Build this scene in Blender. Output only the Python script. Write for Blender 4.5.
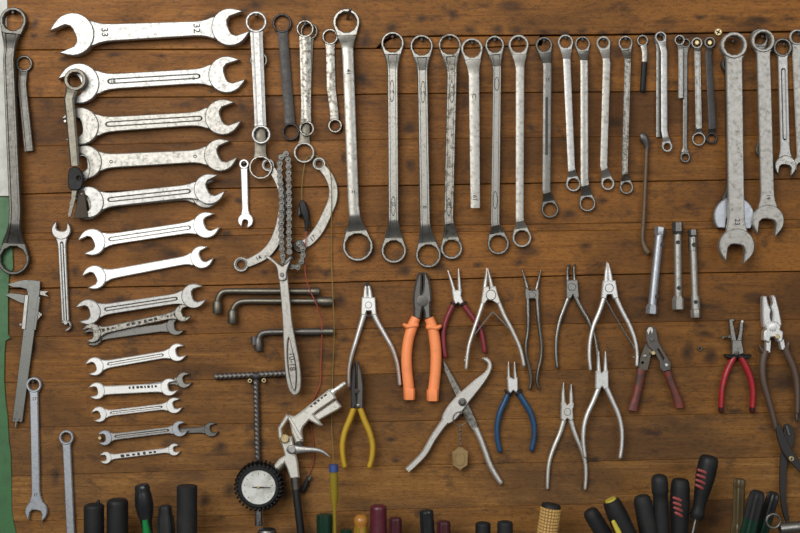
import bpy, bmesh, math, random
from mathutils import Vector, Matrix
from mathutils.geometry import tessellate_polygon
random.seed(7)
for o in list(bpy.data.objects): bpy.data.objects.remove(o)
scene = bpy.context.scene
COL = scene.collection

# ------------------------------------------------------------------ camera, world, light
D = 1.6            # camera to wall, metres
S = 0.0014         # metres per photo pixel on the wall plane (800 px = 1.12 m)
cam = bpy.data.cameras.new('camera'); camo = bpy.data.objects.new('camera', cam); COL.objects.link(camo)
camo.location = (0, -D, 0); camo.rotation_euler = (math.pi/2, 0, 0)
cam.sensor_width = 36; cam.lens = 36*D/(800*S); cam.clip_start = 0.01
cam.dof.use_dof = True; cam.dof.focus_distance = D-0.01; cam.dof.aperture_fstop = 2.2
scene.camera = camo

world = bpy.data.worlds.new('world'); scene.world = world; world.use_nodes = True
world.node_tree.nodes['Background'].inputs[0].default_value = (0.93, 0.96, 1.0, 1)
world.node_tree.nodes['Background'].inputs[1].default_value = 0.10

def area(name, loc, target, sx, sy, power, col):
    l = bpy.data.lights.new(name, 'AREA'); l.shape = 'RECTANGLE'; l.size = sx; l.size_y = sy
    l.energy = power; l.color = col
    o = bpy.data.objects.new(name, l); COL.objects.link(o); o.location = loc
    o.rotation_euler = (Vector(target)-Vector(loc)).to_track_quat('-Z', 'Y').to_euler()
area('window_light', (-0.95, -2.2, 0.95), (-0.10, 0, -0.10), 1.7, 1.7, 70, (1.0, 0.985, 0.955))
area('right_fill_light', (1.5, -2.6, 0.7), (0.25, 0, -0.1), 1.4, 1.4, 22, (0.97, 0.98, 1.0))  # added fill that lifts the right side, not a known window
area('overhead_fill_light', (0.25, -0.95, 1.75), (0.05, 0, -0.1), 0.9, 0.25, 2, (1.0, 0.96, 0.9))  # weak fill added from above, no lamp known there

vs = scene.view_settings
vs.view_transform = 'Standard'; vs.look = 'None'; vs.gamma = 1; vs.use_curve_mapping = False
vs.exposure = -0.12

# ------------------------------------------------------------------ materials
MATS = {}
def nodes_of(name):
    m = bpy.data.materials.new(name); m.use_nodes = True
    return m, m.node_tree, m.node_tree.nodes['Principled BSDF']
def nd(nt, t, **kw):
    n = nt.nodes.new(t)
    for k, v in kw.items():
        if hasattr(n, k): setattr(n, k, v)
        else: n.inputs[k].default_value = v
    return n
def ramp(nt, fac, stops):
    r = nt.nodes.new('ShaderNodeValToRGB'); nt.links.new(fac, r.inputs[0])
    e = r.color_ramp.elements
    while len(e) < len(stops): e.new(0.5)
    for i, (p, c) in enumerate(stops):
        e[i].position = p; e[i].color = (c, c, c, 1) if isinstance(c, (int, float)) else (*c, 1)
    return r.outputs[0]
def mix(nt, fac, a, b, mode='MIX'):
    m = nt.nodes.new('ShaderNodeMix'); m.data_type = 'RGBA'; m.blend_type = mode
    for s, v in ((m.inputs[0], fac), (m.inputs[6], a), (m.inputs[7], b)):
        if isinstance(v, (int, float)): s.default_value = v
        elif isinstance(v, tuple): s.default_value = (*v, 1)
        else: nt.links.new(v, s)
    return m.outputs[2]
def objcoord(nt, scale=(1, 1, 1), rot=(0, 0, 0), rnd=7.0):
    tc = nt.nodes.new('ShaderNodeTexCoord'); oi = nt.nodes.new('ShaderNodeObjectInfo')
    mu = nt.nodes.new('ShaderNodeMath'); mu.operation = 'MULTIPLY'; mu.inputs[1].default_value = rnd
    nt.links.new(oi.outputs['Random'], mu.inputs[0])
    ad = nt.nodes.new('ShaderNodeVectorMath'); ad.operation = 'ADD'
    nt.links.new(tc.outputs['Object'], ad.inputs[0]); nt.links.new(mu.outputs[0], ad.inputs[1])
    mp = nt.nodes.new('ShaderNodeMapping'); mp.inputs['Scale'].default_value = scale
    mp.inputs['Rotation'].default_value = rot
    nt.links.new(ad.outputs[0], mp.inputs['Vector'])
    return mp.outputs[0], oi.outputs['Random']
def noise(nt, vec, scale, detail=4, rough=0.6, dist=0):
    n = nt.nodes.new('ShaderNodeTexNoise'); nt.links.new(vec, n.inputs['Vector'])
    n.inputs['Scale'].default_value = scale; n.inputs['Detail'].default_value = detail
    n.inputs['Roughness'].default_value = rough; n.inputs['Distortion'].default_value = dist
    return n.outputs['Fac']
def bump(nt, bs, h, strength, dist=0.001):
    b = nt.nodes.new('ShaderNodeBump'); b.inputs['Strength'].default_value = strength
    b.inputs['Distance'].default_value = dist
    nt.links.new(h, b.inputs['Height']); nt.links.new(b.outputs[0], bs.inputs['Normal'])

def metal(name, col, rough=0.38, metallic=0.9, dirt=0.45, dcol=(0.10, 0.085, 0.065), lo=0.56, hi=0.70):
    m, nt, bs = nodes_of(name)
    v, rnd = objcoord(nt)
    n1 = noise(nt, v, 190, 8, 0.72); n2 = noise(nt, v, 620, 4, 0.7); n3 = noise(nt, v, 26, 3, 0.55)
    f = ramp(nt, n1, [(lo, 0.0), (hi, dirt)])
    f2 = ramp(nt, n2, [(0.60, 0.0), (0.74, dirt*0.9)])
    base = mix(nt, ramp(nt, n3, [(0.35, 0), (0.7, 0.35)]), col, tuple(c*0.80 for c in col))
    c = mix(nt, f, base, dcol); c = mix(nt, f2, c, dcol)
    nt.links.new(c, bs.inputs['Base Color'])
    bs.inputs['Metallic'].default_value = metallic
    nt.links.new(ramp(nt, n1, [(0.3, rough-0.06), (0.7, min(1, rough+0.16))]), bs.inputs['Roughness'])
    bump(nt, bs, n2, 0.12, 0.0004)
    MATS[name] = m
def plastic(name, col, rough=0.4, dirt=0.35, dcol=(0.03, 0.025, 0.02), trans=0.0, coat=0.0, lo=0.52):
    m, nt, bs = nodes_of(name)
    v, rnd = objcoord(nt)
    n1 = noise(nt, v, 60, 6, 0.65); n2 = noise(nt, v, 300, 3, 0.6)
    c = mix(nt, ramp(nt, n1, [(lo, 0), (lo+0.2, dirt)]), col, dcol)
    nt.links.new(c, bs.inputs['Base Color'])
    nt.links.new(ramp(nt, n1, [(0.3, max(0.05, rough-0.08)), (0.7, min(1, rough+0.15))]), bs.inputs['Roughness'])
    bs.inputs['Transmission Weight'].default_value = trans; bs.inputs['Specular IOR Level'].default_value = 0.30 if max(col) < .06 else 0.5
    bs.inputs['Coat Weight'].default_value = coat
    bump(nt, bs, n2, 0.08, 0.0004)
    MATS[name] = m

metal('steel_white', (0.47, 0.465, 0.445), 0.46, 0.92, 0.50, lo=0.54, hi=0.72)
metal('steel_bright', (0.80, 0.795, 0.77), 0.45, 0.85, 0.40, lo=0.58, hi=0.76)
metal('steel_cream', (0.45, 0.435, 0.395), 0.48, 0.85, 0.60, lo=0.52, hi=0.70)
metal('steel_pale', (0.74, 0.725, 0.67), 0.45, 0.88, 0.55, lo=0.54, hi=0.72)
metal('steel', (0.335, 0.325, 0.295), 0.36, 1.0, 0.60, lo=0.52, hi=0.70)
metal('steel_worn', (0.37, 0.355, 0.315), 0.40, 0.95, 0.85, lo=0.47, hi=0.60)
metal('steel_grey', (0.20, 0.195, 0.18), 0.40, 0.95, 0.55)
metal('steel_blue', (0.46, 0.485, 0.52), 0.42, 0.85, 0.25)
metal('steel_bronze', (0.165, 0.150, 0.120), 0.42, 0.9, 0.5)
metal('steel_dull', (0.125, 0.12, 0.108), 0.42, 0.95, 0.5)
metal('steel_dark', (0.14, 0.13, 0.12), 0.45, 0.85, 0.4, (0.03, 0.025, 0.02))
metal('black_oxide', (0.055, 0.052, 0.05), 0.48, 0.7, 0.4, (0.02, 0.017, 0.014))
metal('rusty', (0.16, 0.11, 0.07), 0.6, 0.6, 0.6, (0.05, 0.03, 0.02))
metal('chrome', (0.72, 0.72, 0.71), 0.16, 1.0, 0.25)
metal('brass', (0.70, 0.56, 0.30), 0.38, 0.9, 0.25)
metal('aluminium', (0.80, 0.775, 0.70), 0.42, 0.80, 0.65, (0.16, 0.13, 0.09))
metal('caliper_steel', (0.20, 0.205, 0.19), 0.42, 0.85, 0.3)
metal('engraved', (0.05, 0.045, 0.04), 0.7, 0.3, 0.1)
plastic('orange_grip', (0.93, 0.29, 0.10), 0.42, 0.22, (0.35, 0.08, 0.03))
plastic('crimson_grip', (0.20, 0.022, 0.032), 0.38, 0.4)
plastic('red_grip', (0.34, 0.018, 0.026), 0.34, 0.55)
plastic('blue_grip', (0.018, 0.062, 0.135), 0.33, 0.7)
plastic('yellow_grip', (0.47, 0.29, 0.018), 0.40, 0.35, (0.2, 0.11, 0.02))
plastic('brown_grip', (0.095, 0.060, 0.042), 0.5, 0.4)
plastic('redbrown_grip', (0.17, 0.036, 0.022), 0.48, 0.85, (0.05, 0.03, 0.025), lo=0.42)
plastic('black_rubber', (0.010, 0.010, 0.0105), 0.55, 0.3, (0.03, 0.027, 0.023))
plastic('black_gloss', (0.014, 0.015, 0.016), 0.28, 0.25, (0.04, 0.036, 0.03))
plastic('charcoal', (0.014, 0.014, 0.0145), 0.6, 0.4, (0.034, 0.031, 0.026))
plastic('green_dark', (0.006, 0.030, 0.017), 0.3, 0.4)
plastic('green_clear', (0.02, 0.35, 0.09), 0.2, 0.2, trans=0.45)
plastic('maroon', (0.085, 0.012, 0.022), 0.33, 0.3)
plastic('maroon_dark', (0.055, 0.014, 0.018), 0.35, 0.4)
plastic('amber', (0.42, 0.18, 0.03), 0.3, 0.35, (0.12, 0.06, 0.02), trans=0.15)
plastic('amber_dirty', (0.085, 0.058, 0.022), 0.42, 0.6, (0.05, 0.035, 0.02), trans=0.1)
plastic('yellow_clear', (0.36, 0.27, 0.025), 0.18, 0.3, (0.2, 0.14, 0.02), trans=0.35)
plastic('yellow_plastic', (0.52, 0.42, 0.04), 0.45, 0.4)
plastic('blue_cap', (0.03, 0.06, 0.20), 0.45, 0.4)
plastic('red_stripe', (0.27, 0.045, 0.04), 0.5, 0.4)
plastic('red_wire', (0.28, 0.045, 0.03), 0.5, 0.2)
plastic('yellow_wire', (0.20, 0.145, 0.035), 0.5, 0.3)
plastic('leather', (0.055, 0.042, 0.028), 0.65, 0.5, (0.04, 0.03, 0.02))
plastic('tan_tag', (0.27, 0.175, 0.065), 0.55, 0.6, (0.10, 0.06, 0.03), lo=0.45)
plastic('dial_face', (0.62, 0.63, 0.59), 0.4, 0.75, (0.26, 0.26, 0.22), lo=0.46)
plastic('cork_grip', (0.58, 0.36, 0.11), 0.55, 0.4, (0.25, 0.13, 0.04))
plastic('cork_groove', (0.17, 0.09, 0.03), 0.8, 0.4)
plastic('white_paint', (0.55, 0.55, 0.50), 0.6, 0.4, (0.32, 0.31, 0.27), lo=0.46)
plastic('green_paint', (0.040, 0.130, 0.045), 0.5, 0.5, (0.03, 0.07, 0.03), lo=0.46)

STAINS = [(471, 31, 9, 6), (497, 31, 9, 6), (517, 30, 10, 6), (422, 19, 8, 6), (453, 15, 9, 7), (544, 32, 9, 5), (582, 30, 8, 5), (565, 33, 8, 4), (603, 33, 8, 4), (625, 33, 9, 4), (256, 5, 10, 7), (305, 18, 9, 6), (365, 41, 9, 10), (363, 79, 8, 7),
          (35, 23, 6, 8), (34, 36, 4, 4), (410, 128, 9, 8), (410, 166, 7, 10), (688, 352, 8, 14), (711, 356, 9, 14), (705, 334, 12, 6), (704, 306, 26, 5), (690, 300, 14, 4), (75, 272, 8, 8), (264, 272, 6, 5), (327, 272, 6, 6), (344, 158, 5, 9), (569, 215, 12, 7), (603, 200, 9, 6),
          (478, 265, 6, 5), (172, 254, 16, 10), (161, 56, 8, 3), (242, 107, 8, 8), (689, 205, 8, 5), (616, 121, 12, 7), (532, 128, 7, 6), (34, 349, 6, 10), (221, 447, 9, 9), (652, 432, 14, 4), (586, 246, 9, 5), (786, 383, 22, 14), (735, 412, 14, 4), (64, 60, 8, 4), (245, 10, 10, 5), (392, 28, 10, 9), (115, 55, 12, 3),
          (645, 300, 18, 5), (760, 20, 16, 5), (700, 16, 10, 4), (690, 36, 20, 4), (650, 35, 12, 4), (240, 200, 7, 5), (370, 250, 9, 12), (405, 270, 10, 8), (440, 268, 10, 6), (520, 262, 9, 6), (340, 300, 10, 8), (345, 340, 8, 6), (390, 440, 8, 5), (395, 460, 7, 4), (595, 460, 7, 5), (225, 235, 10, 6), (150, 245, 14, 5), (120, 300, 16, 6), (780, 230, 6, 6), (230, 490, 10, 9), (205, 500, 8, 10), (55, 475, 6, 14)]
def wood_mat():
    m, nt, bs = nodes_of('old_pine_boards')
    # fine streaky grain along x
    vg, rnd = objcoord(nt, (9, 30, 200), rnd=11)
    g1 = noise(nt, vg, 1.0, 10, 0.76, 0.7)
    vg2, _ = objcoord(nt, (2.2, 10, 34), rnd=23)
    g2 = noise(nt, vg2, 1.0, 5, 0.6, 1.4)
    vb, _ = objcoord(nt, (5.0, 5, 11), rnd=5)
    blot = noise(nt, vb, 1.0, 5, 0.62, 0.5)
    vs_, _ = objcoord(nt, (22, 20, 40), rnd=17)
    spot = noise(nt, vs_, 1.0, 5, 0.66, 0.3)
    vf, _ = objcoord(nt, (130, 200, 380), rnd=3)
    fine = noise(nt, vf, 1.0, 5, 0.75)
    col = ramp(nt, g1, [(0.26, (0.070, 0.027, 0.007)), (0.42, (0.165, 0.069, 0.017)), (0.56, (0.245, 0.110, 0.029)), (0.72, (0.360, 0.190, 0.066))])
    col = mix(nt, ramp(nt, g2, [(0.40, 0.0), (0.62, 0.60)]), col, (0.250, 0.112, 0.028), 'MIX')
    # per board tone
    tone = ramp(nt, rnd, [(0.0, (0.82, 0.79, 0.78)), (0.5, (1.0, 0.99, 0.98)), (1.0, (1.18, 1.13, 1.06))])
    col = mix(nt, 1.0, col, tone, 'MULTIPLY')
    # wide brown grime
    col = mix(nt, ramp(nt, blot, [(0.42, 0.0), (0.64, 0.74)]), col, (0.066, 0.031, 0.012))
    col = mix(nt, ramp(nt, spot, [(0.56, 0.0), (0.70, 0.75)]), col, (0.034, 0.018, 0.010))
    col = mix(nt, ramp(nt, fine, [(0.50, 0.0), (0.68, 0.72)]), col, (0.040, 0.020, 0.009))
    # grimy smudges and knots at the places where the boards carry them (x, y, radius x, radius y in photo pixels)
    geo = nt.nodes.new('ShaderNodeNewGeometry')
    nz = nt.nodes.new('ShaderNodeTexNoise'); nz.inputs['Scale'].default_value = 55; nz.inputs['Detail'].default_value = 5
    sc = nt.nodes.new('ShaderNodeVectorMath'); sc.operation = 'MULTIPLY_ADD'
    nt.links.new(geo.outputs['Position'], nz.inputs['Vector']); nt.links.new(nz.outputs['Color'], sc.inputs[0])
    sc.inputs[1].default_value = (.014, .0, .014); nt.links.new(geo.outputs['Position'], sc.inputs[2])
    prev = None
    for x, y, rx, ry in STAINS:
        su = nt.nodes.new('ShaderNodeVectorMath'); su.operation = 'SUBTRACT'; nt.links.new(sc.outputs[0], su.inputs[0])
        su.inputs[1].default_value = ((x-400)*S+.007, 0, (266.5-y)*S+.007)
        mu = nt.nodes.new('ShaderNodeVectorMath'); mu.operation = 'MULTIPLY'; nt.links.new(su.outputs[0], mu.inputs[0]); mu.inputs[1].default_value = (1/(rx*S), 0, 1/(ry*S))
        le = nt.nodes.new('ShaderNodeVectorMath'); le.operation = 'LENGTH'; nt.links.new(mu.outputs[0], le.inputs[0])
        if prev is None: prev = le.outputs['Value']
        else:
            mi = nt.nodes.new('ShaderNodeMath'); mi.operation = 'MINIMUM'; nt.links.new(prev, mi.inputs[0]); nt.links.new(le.outputs['Value'], mi.inputs[1]); prev = mi.outputs[0]
    col = mix(nt, ramp(nt, prev, [(0.15, 0.86), (1.0, 0.0)]), col, (0.026, 0.014, 0.008))
    # knots
    vk, _ = objcoord(nt, (7, 7, 15), rnd=31)
    vo = nt.nodes.new('ShaderNodeTexVoronoi'); nt.links.new(vk, vo.inputs['Vector']); vo.inputs['Scale'].default_value = 1.0
    kn = ramp(nt, vo.outputs['Distance'], [(0.07, 0.75), (0.16, 0.0)])
    col = mix(nt, kn, col, (0.040, 0.020, 0.009))
    # diagonal saw marks in patches
    vw, _ = objcoord(nt, (1, 1, 1), (0, math.radians(-58), 0), rnd=9)
    wv = nt.nodes.new('ShaderNodeTexWave'); nt.links.new(vw, wv.inputs['Vector'])
    wv.inputs['Scale'].default_value = 95; wv.inputs['Distortion'].default_value = 5.0; wv.inputs['Detail'].default_value = 2
    wv.inputs['Detail Scale'].default_value = 1.5
    vp, _ = objcoord(nt, (3.5, 3, 7), rnd=41)
    patch = ramp(nt, noise(nt, vp, 1.0, 3), [(0.50, 0.0), (0.62, 0.26)])
    saw = nt.nodes.new('ShaderNodeMath'); saw.operation = 'MULTIPLY'
    nt.links.new(wv.outputs['Fac'], saw.inputs[0]); nt.links.new(patch, saw.inputs[1])
    col = mix(nt, saw.outputs[0], col, (0.085, 0.046, 0.020))
    hs = nt.nodes.new('ShaderNodeHueSaturation'); hs.inputs['Saturation'].default_value = 1.03; hs.inputs['Hue'].default_value = 0.501; hs.inputs['Value'].default_value = 1.0
    nt.links.new(col, hs.inputs['Color']); col = hs.outputs[0]
    oc = nt.nodes.new('ShaderNodeObjectInfo'); col = mix(nt, 1.0, col, oc.outputs['Color'], 'MULTIPLY')
    nt.links.new(col, bs.inputs['Base Color'])
    nt.links.new(ramp(nt, blot, [(0.3, 0.50), (0.7, 0.66)]), bs.inputs['Roughness'])
    bs.inputs['Specular IOR Level'].default_value = 0.22
    hh = nt.nodes.new('ShaderNodeMath'); hh.operation = 'SUBTRACT'
    nt.links.new(g1, hh.inputs[0]); nt.links.new(saw.outputs[0], hh.inputs[1])
    bump(nt, bs, hh.outputs[0], 0.5, 0.0012)
    MATS['wood'] = m
wood_mat()
plastic('backing', (0.012, 0.008, 0.005), 0.9, 0.1)
plastic('rack_wood', (0.10, 0.055, 0.025), 0.65, 0.4)

# ------------------------------------------------------------------ geometry helpers
def K(d): return (D-d)/D
def W(px, py, d=0.0):
    k = K(d); return Vector(((px-400)*S*k, -d, (266.5-py)*S*k))
def setp(o, label=None, cat=None, group=None, kind=None):
    for k, v in (('label', label), ('category', cat), ('group', group), ('kind', kind)):
        if v: o[k] = v
    return o
LABELS = {}
def thing(name, label, cat, px, py, d=0.0, group=None):
    e = bpy.data.objects.new(name, None); COL.objects.link(e)
    e.empty_display_size = 0.01; e.location = W(px, py, d)
    return setp(e, label, cat, group)
def origin_of(T):
    o = Vector((0, 0, 0))
    while T is not None: o = o + T.location; T = T.parent
    return o
def link_mesh(name, verts, faces, mat, T=None, ang=35, loc=None):
    bm = bmesh.new()
    org = origin_of(T) if T is not None else (loc if loc is not None else Vector((0, 0, 0)))
    vv = [bm.verts.new(Vector(v)-org) for v in verts]
    for f in faces:
        try: bm.faces.new([vv[i] for i in f])
        except ValueError: pass
    bmesh.ops.remove_doubles(bm, verts=bm.verts, dist=1e-6)
    bmesh.ops.recalc_face_normals(bm, faces=bm.faces)
    me = bpy.data.meshes.new(name); bm.to_mesh(me); bm.free()
    for p in me.polygons: p.use_smooth = True
    me.set_sharp_from_angle(angle=math.radians(ang))
    me.materials.append(MATS[mat])
    o = bpy.data.objects.new(name, me); COL.objects.link(o)
    if T is not None: o.parent = T
    elif loc is not None: o.location = loc
    return o
def catmull(pts, n, closed=False):
    if n <= 1: return [tuple(p) for p in pts]
    out = []; N = len(pts); segs = N if closed else N-1
    for i in range(segs):
        if closed: p = [pts[(i+k) % N] for k in (-1, 0, 1, 2)]
        else: p = [pts[max(0, i-1)], pts[i], pts[i+1], pts[min(N-1, i+2)]]
        for j in range(n):
            t = j/n
            out.append(tuple(0.5*((2*b)+(-a+c)*t+(2*a-5*b+4*c-e)*t*t+(-a+3*b-3*c+e)*t**3) for a, b, c, e in zip(*p)))
    if not closed: out.append(tuple(pts[-1]))
    return out
def circle(cx, cy, r, n=28, a0=0): return [(cx+r*math.cos(a0+2*math.pi*i/n), cy+r*math.sin(a0+2*math.pi*i/n)) for i in range(n)]
def star(cx, cy, r, points=12, amp=0.022):
    n = points*2
    return [(cx+r*(1+(amp if i % 2 else -amp))*math.cos(2*math.pi*i/n), cy+r*(1+(amp if i % 2 else -amp))*math.sin(2*math.pi*i/n)) for i in range(n)]
def sarea(l): return 0.5*sum(l[i][0]*l[(i+1) % len(l)][1]-l[(i+1) % len(l)][0]*l[i][1] for i in range(len(l)))
def inset(l, b):      # offsets a loop to its left by b
    out = []; n = len(l)
    for i in range(n):
        a, p, c = Vector(l[i-1]), Vector(l[i]), Vector(l[(i+1) % n])
        e1 = (p-a); e2 = (c-p)
        if e1.length < 1e-9 or e2.length < 1e-9: out.append(tuple(p)); continue
        e1.normalize(); e2.normalize()
        n1 = Vector((-e1.y, e1.x)); n2 = Vector((-e2.y, e2.x)); m = n1+n2
        if m.length < 1e-4: out.append(tuple(p+n1*b)); continue
        m.normalize(); out.append(tuple(p+m*min(b/max(0.35, m.dot(n1)), 2.2*b)))
    return out
def slab(name, loops, d0, t, mat, T=None, bev=None, ang=35, loc=None):
    """extruded plate in the wall plane: loops in photo pixels (first outer, others holes), back at depth d0, t metres thick"""
    df = d0+t; k = S*K(df)
    if bev is None: bev = min(t*0.25, 0.0014)
    L = []
    for i, lp in enumerate(loops):
        p = [((x-400)*k, (266.5-y)*k) for x, y in lp]
        if (sarea(p) > 0) != (i == 0): p.reverse()
        L.append(p)
    I = [inset(p, bev) for p in L]
    verts, faces, idx = [], [], []
    for li, p in enumerate(L):
        n = len(p); b = len(verts)
        rings = [[(x, -df, z) for x, z in I[li]], [(x, -(df-bev), z) for x, z in p], [(x, -(d0+bev*0.4), z) for x, z in p], [(x, -d0, z) for x, z in inset(p, bev*0.4)]]
        for r in rings: verts += r
        for r in range(3):
            for i in range(n):
                j = (i+1) % n
                faces.append((b+r*n+i, b+r*n+j, b+(r+1)*n+j, b+(r+1)*n+i))
        idx.append((b, n))
    tri = tessellate_polygon([[Vector((x, z, 0)) for x, z in p] for p in I])
    flat_f = [b+i for b, n in idx for i in range(n)]
    flat_b = [b+3*n+i for b, n in idx for i in range(n)]
    for a, b_, c in tri:
        faces.append((flat_f[a], flat_f[b_], flat_f[c])); faces.append((flat_b[a], flat_b[b_], flat_b[c]))
    return link_mesh(name, verts, faces, mat, T, ang, loc)
def profile(kind, n=14):
    if kind == 'round': return [(math.cos(2*math.pi*i/n), math.sin(2*math.pi*i/n)) for i in range(n)]
    if kind == 'hex': return [(math.cos(math.pi*i/3), math.sin(math.pi*i/3)) for i in range(6)]
    if kind == 'chamfer': return [(1, -.55), (1, .55), (.66, 1), (-.66, 1), (-1, .55), (-1, -.55), (-.66, -1), (.66, -1)]
    if kind == 'flat': return [(1, -.7), (1, .7), (.88, 1), (-.88, 1), (-1, .7), (-1, -.7), (-.88, -1), (.88, -1)]
    if kind == 'ibeam': return [(1, -.5), (1, .5), (.84, 1), (.60, 1), (.50, .62), (-.50, .62), (-.60, 1), (-.84, 1), (-1, .5), (-1, -.5), (-.7, -1), (.7, -1)]
    if kind == 'ridge': return [(1, -.5), (1, .4), (.55, .72), (.42, 1), (-.42, 1), (-.55, .72), (-1, .4), (-1, -.5), (-.7, -1), (.7, -1)]
    if kind == 'flute': return [((1 if i % 4 < 2 else .86)*math.cos(2*math.pi*i/24), (1 if i % 4 < 2 else .86)*math.sin(2*math.pi*i/24)) for i in range(24)]
def bar(name, pts, mat, T=None, prof='round', sub=1, cap=(False, False), n=14, ang=40, loc=None):
    """sweep; pts = (px, py, depth of centre, half width px, half depth metres)"""
    P = catmull(pts, sub)
    C = [W(p[0], p[1], p[2]) for p in P]
    wid = [max(p[3], 0.02)*S*K(p[2]) for p in P]; dep = [max(p[4], 0.00002) for p in P]
    tang = []
    for i in range(len(C)):
        a = C[max(0, i-1)]; b = C[min(len(C)-1, i+1)]
        t = (b-a); tang.append(t.normalized() if t.length > 1e-9 else Vector((0, 0, -1)))
    if cap[1]:
        c, t, w, h = C[-1], tang[-1], wid[-1], dep[-1]
        for f in (0.35, 0.65, 0.88, 0.98):
            C.append(c+t*w*f); tang.append(t); wid.append(w*math.sqrt(1-f*f)); dep.append(h*math.sqrt(1-f*f))
    if cap[0]:
        c, t, w, h = C[0], tang[0], wid[0], dep[0]
        for f in (0.35, 0.65, 0.88, 0.98):
            C.insert(0, c-t*w*f); tang.insert(0, t); wid.insert(0, w*math.sqrt(1-f*f)); dep.insert(0, h*math.sqrt(1-f*f))
    pr = profile(prof, n); m = len(pr); verts, faces = [], []
    for c, t, w, h in zip(C, tang, wid, dep):
        f = Vector((0, -1, 0)); f = f-t*f.dot(t)
        if f.length < 1e-4: f = Vector((0, 0, 1)); f = f-t*f.dot(t)
        f.normalize(); s = t.cross(f)
        for u, v in pr: verts.append(c+s*(u*w)+f*(v*h))
    for r in range(len(C)-1):
        for i in range(m):
            j = (i+1) % m
            faces.append((r*m+i, r*m+j, (r+1)*m+j, (r+1)*m+i))
    faces.append(tuple(range(m))); faces.append(tuple((len(C)-1)*m+i for i in range(m)))
    return link_mesh(name, verts, faces, mat, T, ang, loc)
def peg(name, px, py, d0, d1, r, mat, T=None, r2=None, n=14, hexa=False, loc=None):
    """short cylinder standing out of the wall between depths d0 and d1, slightly domed"""
    r2 = r if r2 is None else r2; n = 6 if hexa else n
    verts, faces = [], []; L = d1-d0
    rings = [(d0, r2), (d1-L*0.22, r), (d1, r*0.78)]
    for d, rr in rings:
        c = W(px, py, d); q = rr*S*K(d)
        verts += [(c.x+q*math.cos(2*math.pi*i/n), -d, c.z+q*math.sin(2*math.pi*i/n)) for i in range(n)]
    for r_ in range(2):
        for i in range(n): faces.append((r_*n+i, r_*n+(i+1) % n, (r_+1)*n+(i+1) % n, (r_+1)*n+i))
    faces.append(tuple(range(n))); faces.append(tuple(2*n+i for i in range(n)))
    return link_mesh(name, verts, faces, mat, T, 30, loc)
def hoop(name, cx, cy, d, R, r, mat, T=None, n=28, m=8, loc=None, ry=1.0, tilt=0.0):
    """thin wire ring lying in the wall plane; R and r in pixels"""
    verts, faces = [], []; k = S*K(d); c = W(cx, cy, d)
    for i in range(n):
        a = 2*math.pi*i/n
        for j in range(m):
            b = 2*math.pi*j/m; rr = R+r*math.cos(b)
            verts.append((c.x+rr*math.cos(a)*k, -d-r*k*math.sin(b)-tilt*math.cos(a), c.z+rr*ry*math.sin(a)*k))
    for i in range(n):
        for j in range(m):
            i2, j2 = (i+1) % n, (j+1) % m
            faces.append((i*m+j, i2*m+j, i2*m+j2, i*m+j2))
    return link_mesh(name, verts, faces, mat, T, 60, loc)
def text(T, s, px, py, size, d, rot=0, mat='engraved', name='size_marking'):
    cu = bpy.data.curves.new(name, 'FONT'); cu.body = s; cu.size = size*S*K(d)*1.35; cu.extrude = 0.0002; cu.offset = 0.00006
    cu.align_x = 'CENTER'; cu.align_y = 'CENTER'
    tmp = bpy.data.objects.new(name, cu)
    me = bpy.data.meshes.new_from_object(tmp); bpy.data.objects.remove(tmp)
    me.transform(Matrix.Rotation(math.radians(rot), 4, 'Z')); me.transform(Matrix.Rotation(math.pi/2, 4, 'X'))
    me.transform(Matrix.Translation(W(px, py, d)-origin_of(T)))
    me.materials.append(MATS[mat])
    o = bpy.data.objects.new(name, me); COL.objects.link(o); o.parent = T
    return o

def glyphs(T, x, y, length, rot, n, d, h=1.5):
    """row of worn stamped marks, too rubbed to read"""
    a = math.radians(-rot); c, q = math.cos(a), math.sin(a); st = length/n
    for i in range(n):
        u = -length/2+st*(i+.5)+random.uniform(-.12, .12)*st; w = st*random.uniform(.22, .42); hh = h*random.uniform(.6, 1)
        pts = [(x+c*(u+du*w)-q*dv*hh, y+q*(u+du*w)+c*dv*hh) for du, dv in ((-1, -1), (.7, -1), (1, .2), (.8, 1), (-.8, 1), (-1, .1))]
        slab('stamped_mark', [pts], d-.0002, .0003, 'engraved', T, bev=.00005)

# ------------------------------------------------------------------ the wall of boards
backing = link_mesh('wall_back', [(x, y, z) for x in (-0.80, 0.80) for y in (0.018, 0.03) for z in (-0.62, 0.60)],
                    [(0, 1, 3, 2), (4, 6, 7, 5), (0, 4, 5, 1), (2, 3, 7, 6), (0, 2, 6, 4), (1, 5, 7, 3)], 'backing')
setp(backing, kind='structure')
XS = [0, 200, 400, 600, 800]
LINES = {'T2': [-62, -63, -64, -66, -68], 'T1': [-9, -10, -11, -13, -15], 'A': [50, 49.3, 48.3, 46, 43], 'A2': [38, 37, 36.3, 35, 31.5],
         'B': [97.8, 97, 93.8, 92, 89.6], 'C': [147, 142.5, 139, 137, 135], 'D': [195, 189, 185.7, 182.3, 179], 'E1': [234, 229.6, 226, 223.5, 219.5],
         'E2': [241, 236, 232.7, 230.5, 228], 'F': [289, 286, 281, 275, 271.5], 'G': [337.5, 334.5, 327.5, 323.5, 319.5], 'H': [383, 380.5, 373.5, 369.5, 364.5],
         'I': [428, 424.5, 421.5, 417, 412], 'J': [477, 470.5, 466, 461.5, 457], 'K': [522, 517, 509.5, 504, 497.5], 'L': [566, 560, 553, 546, 541], 'M': [620, 612, 604, 597, 590], 'N': [680]*5}
def ly(name, x):
    L = LINES[name]
    if x <= 0: return L[0]+(L[1]-L[0])*x/200
    if x >= 800: return L[4]+(L[4]-L[3])*(x-800)/200
    i = min(3, int(x//200)); f = (x-XS[i])/200
    return L[i]*(1-f)+L[i+1]*f
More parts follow.
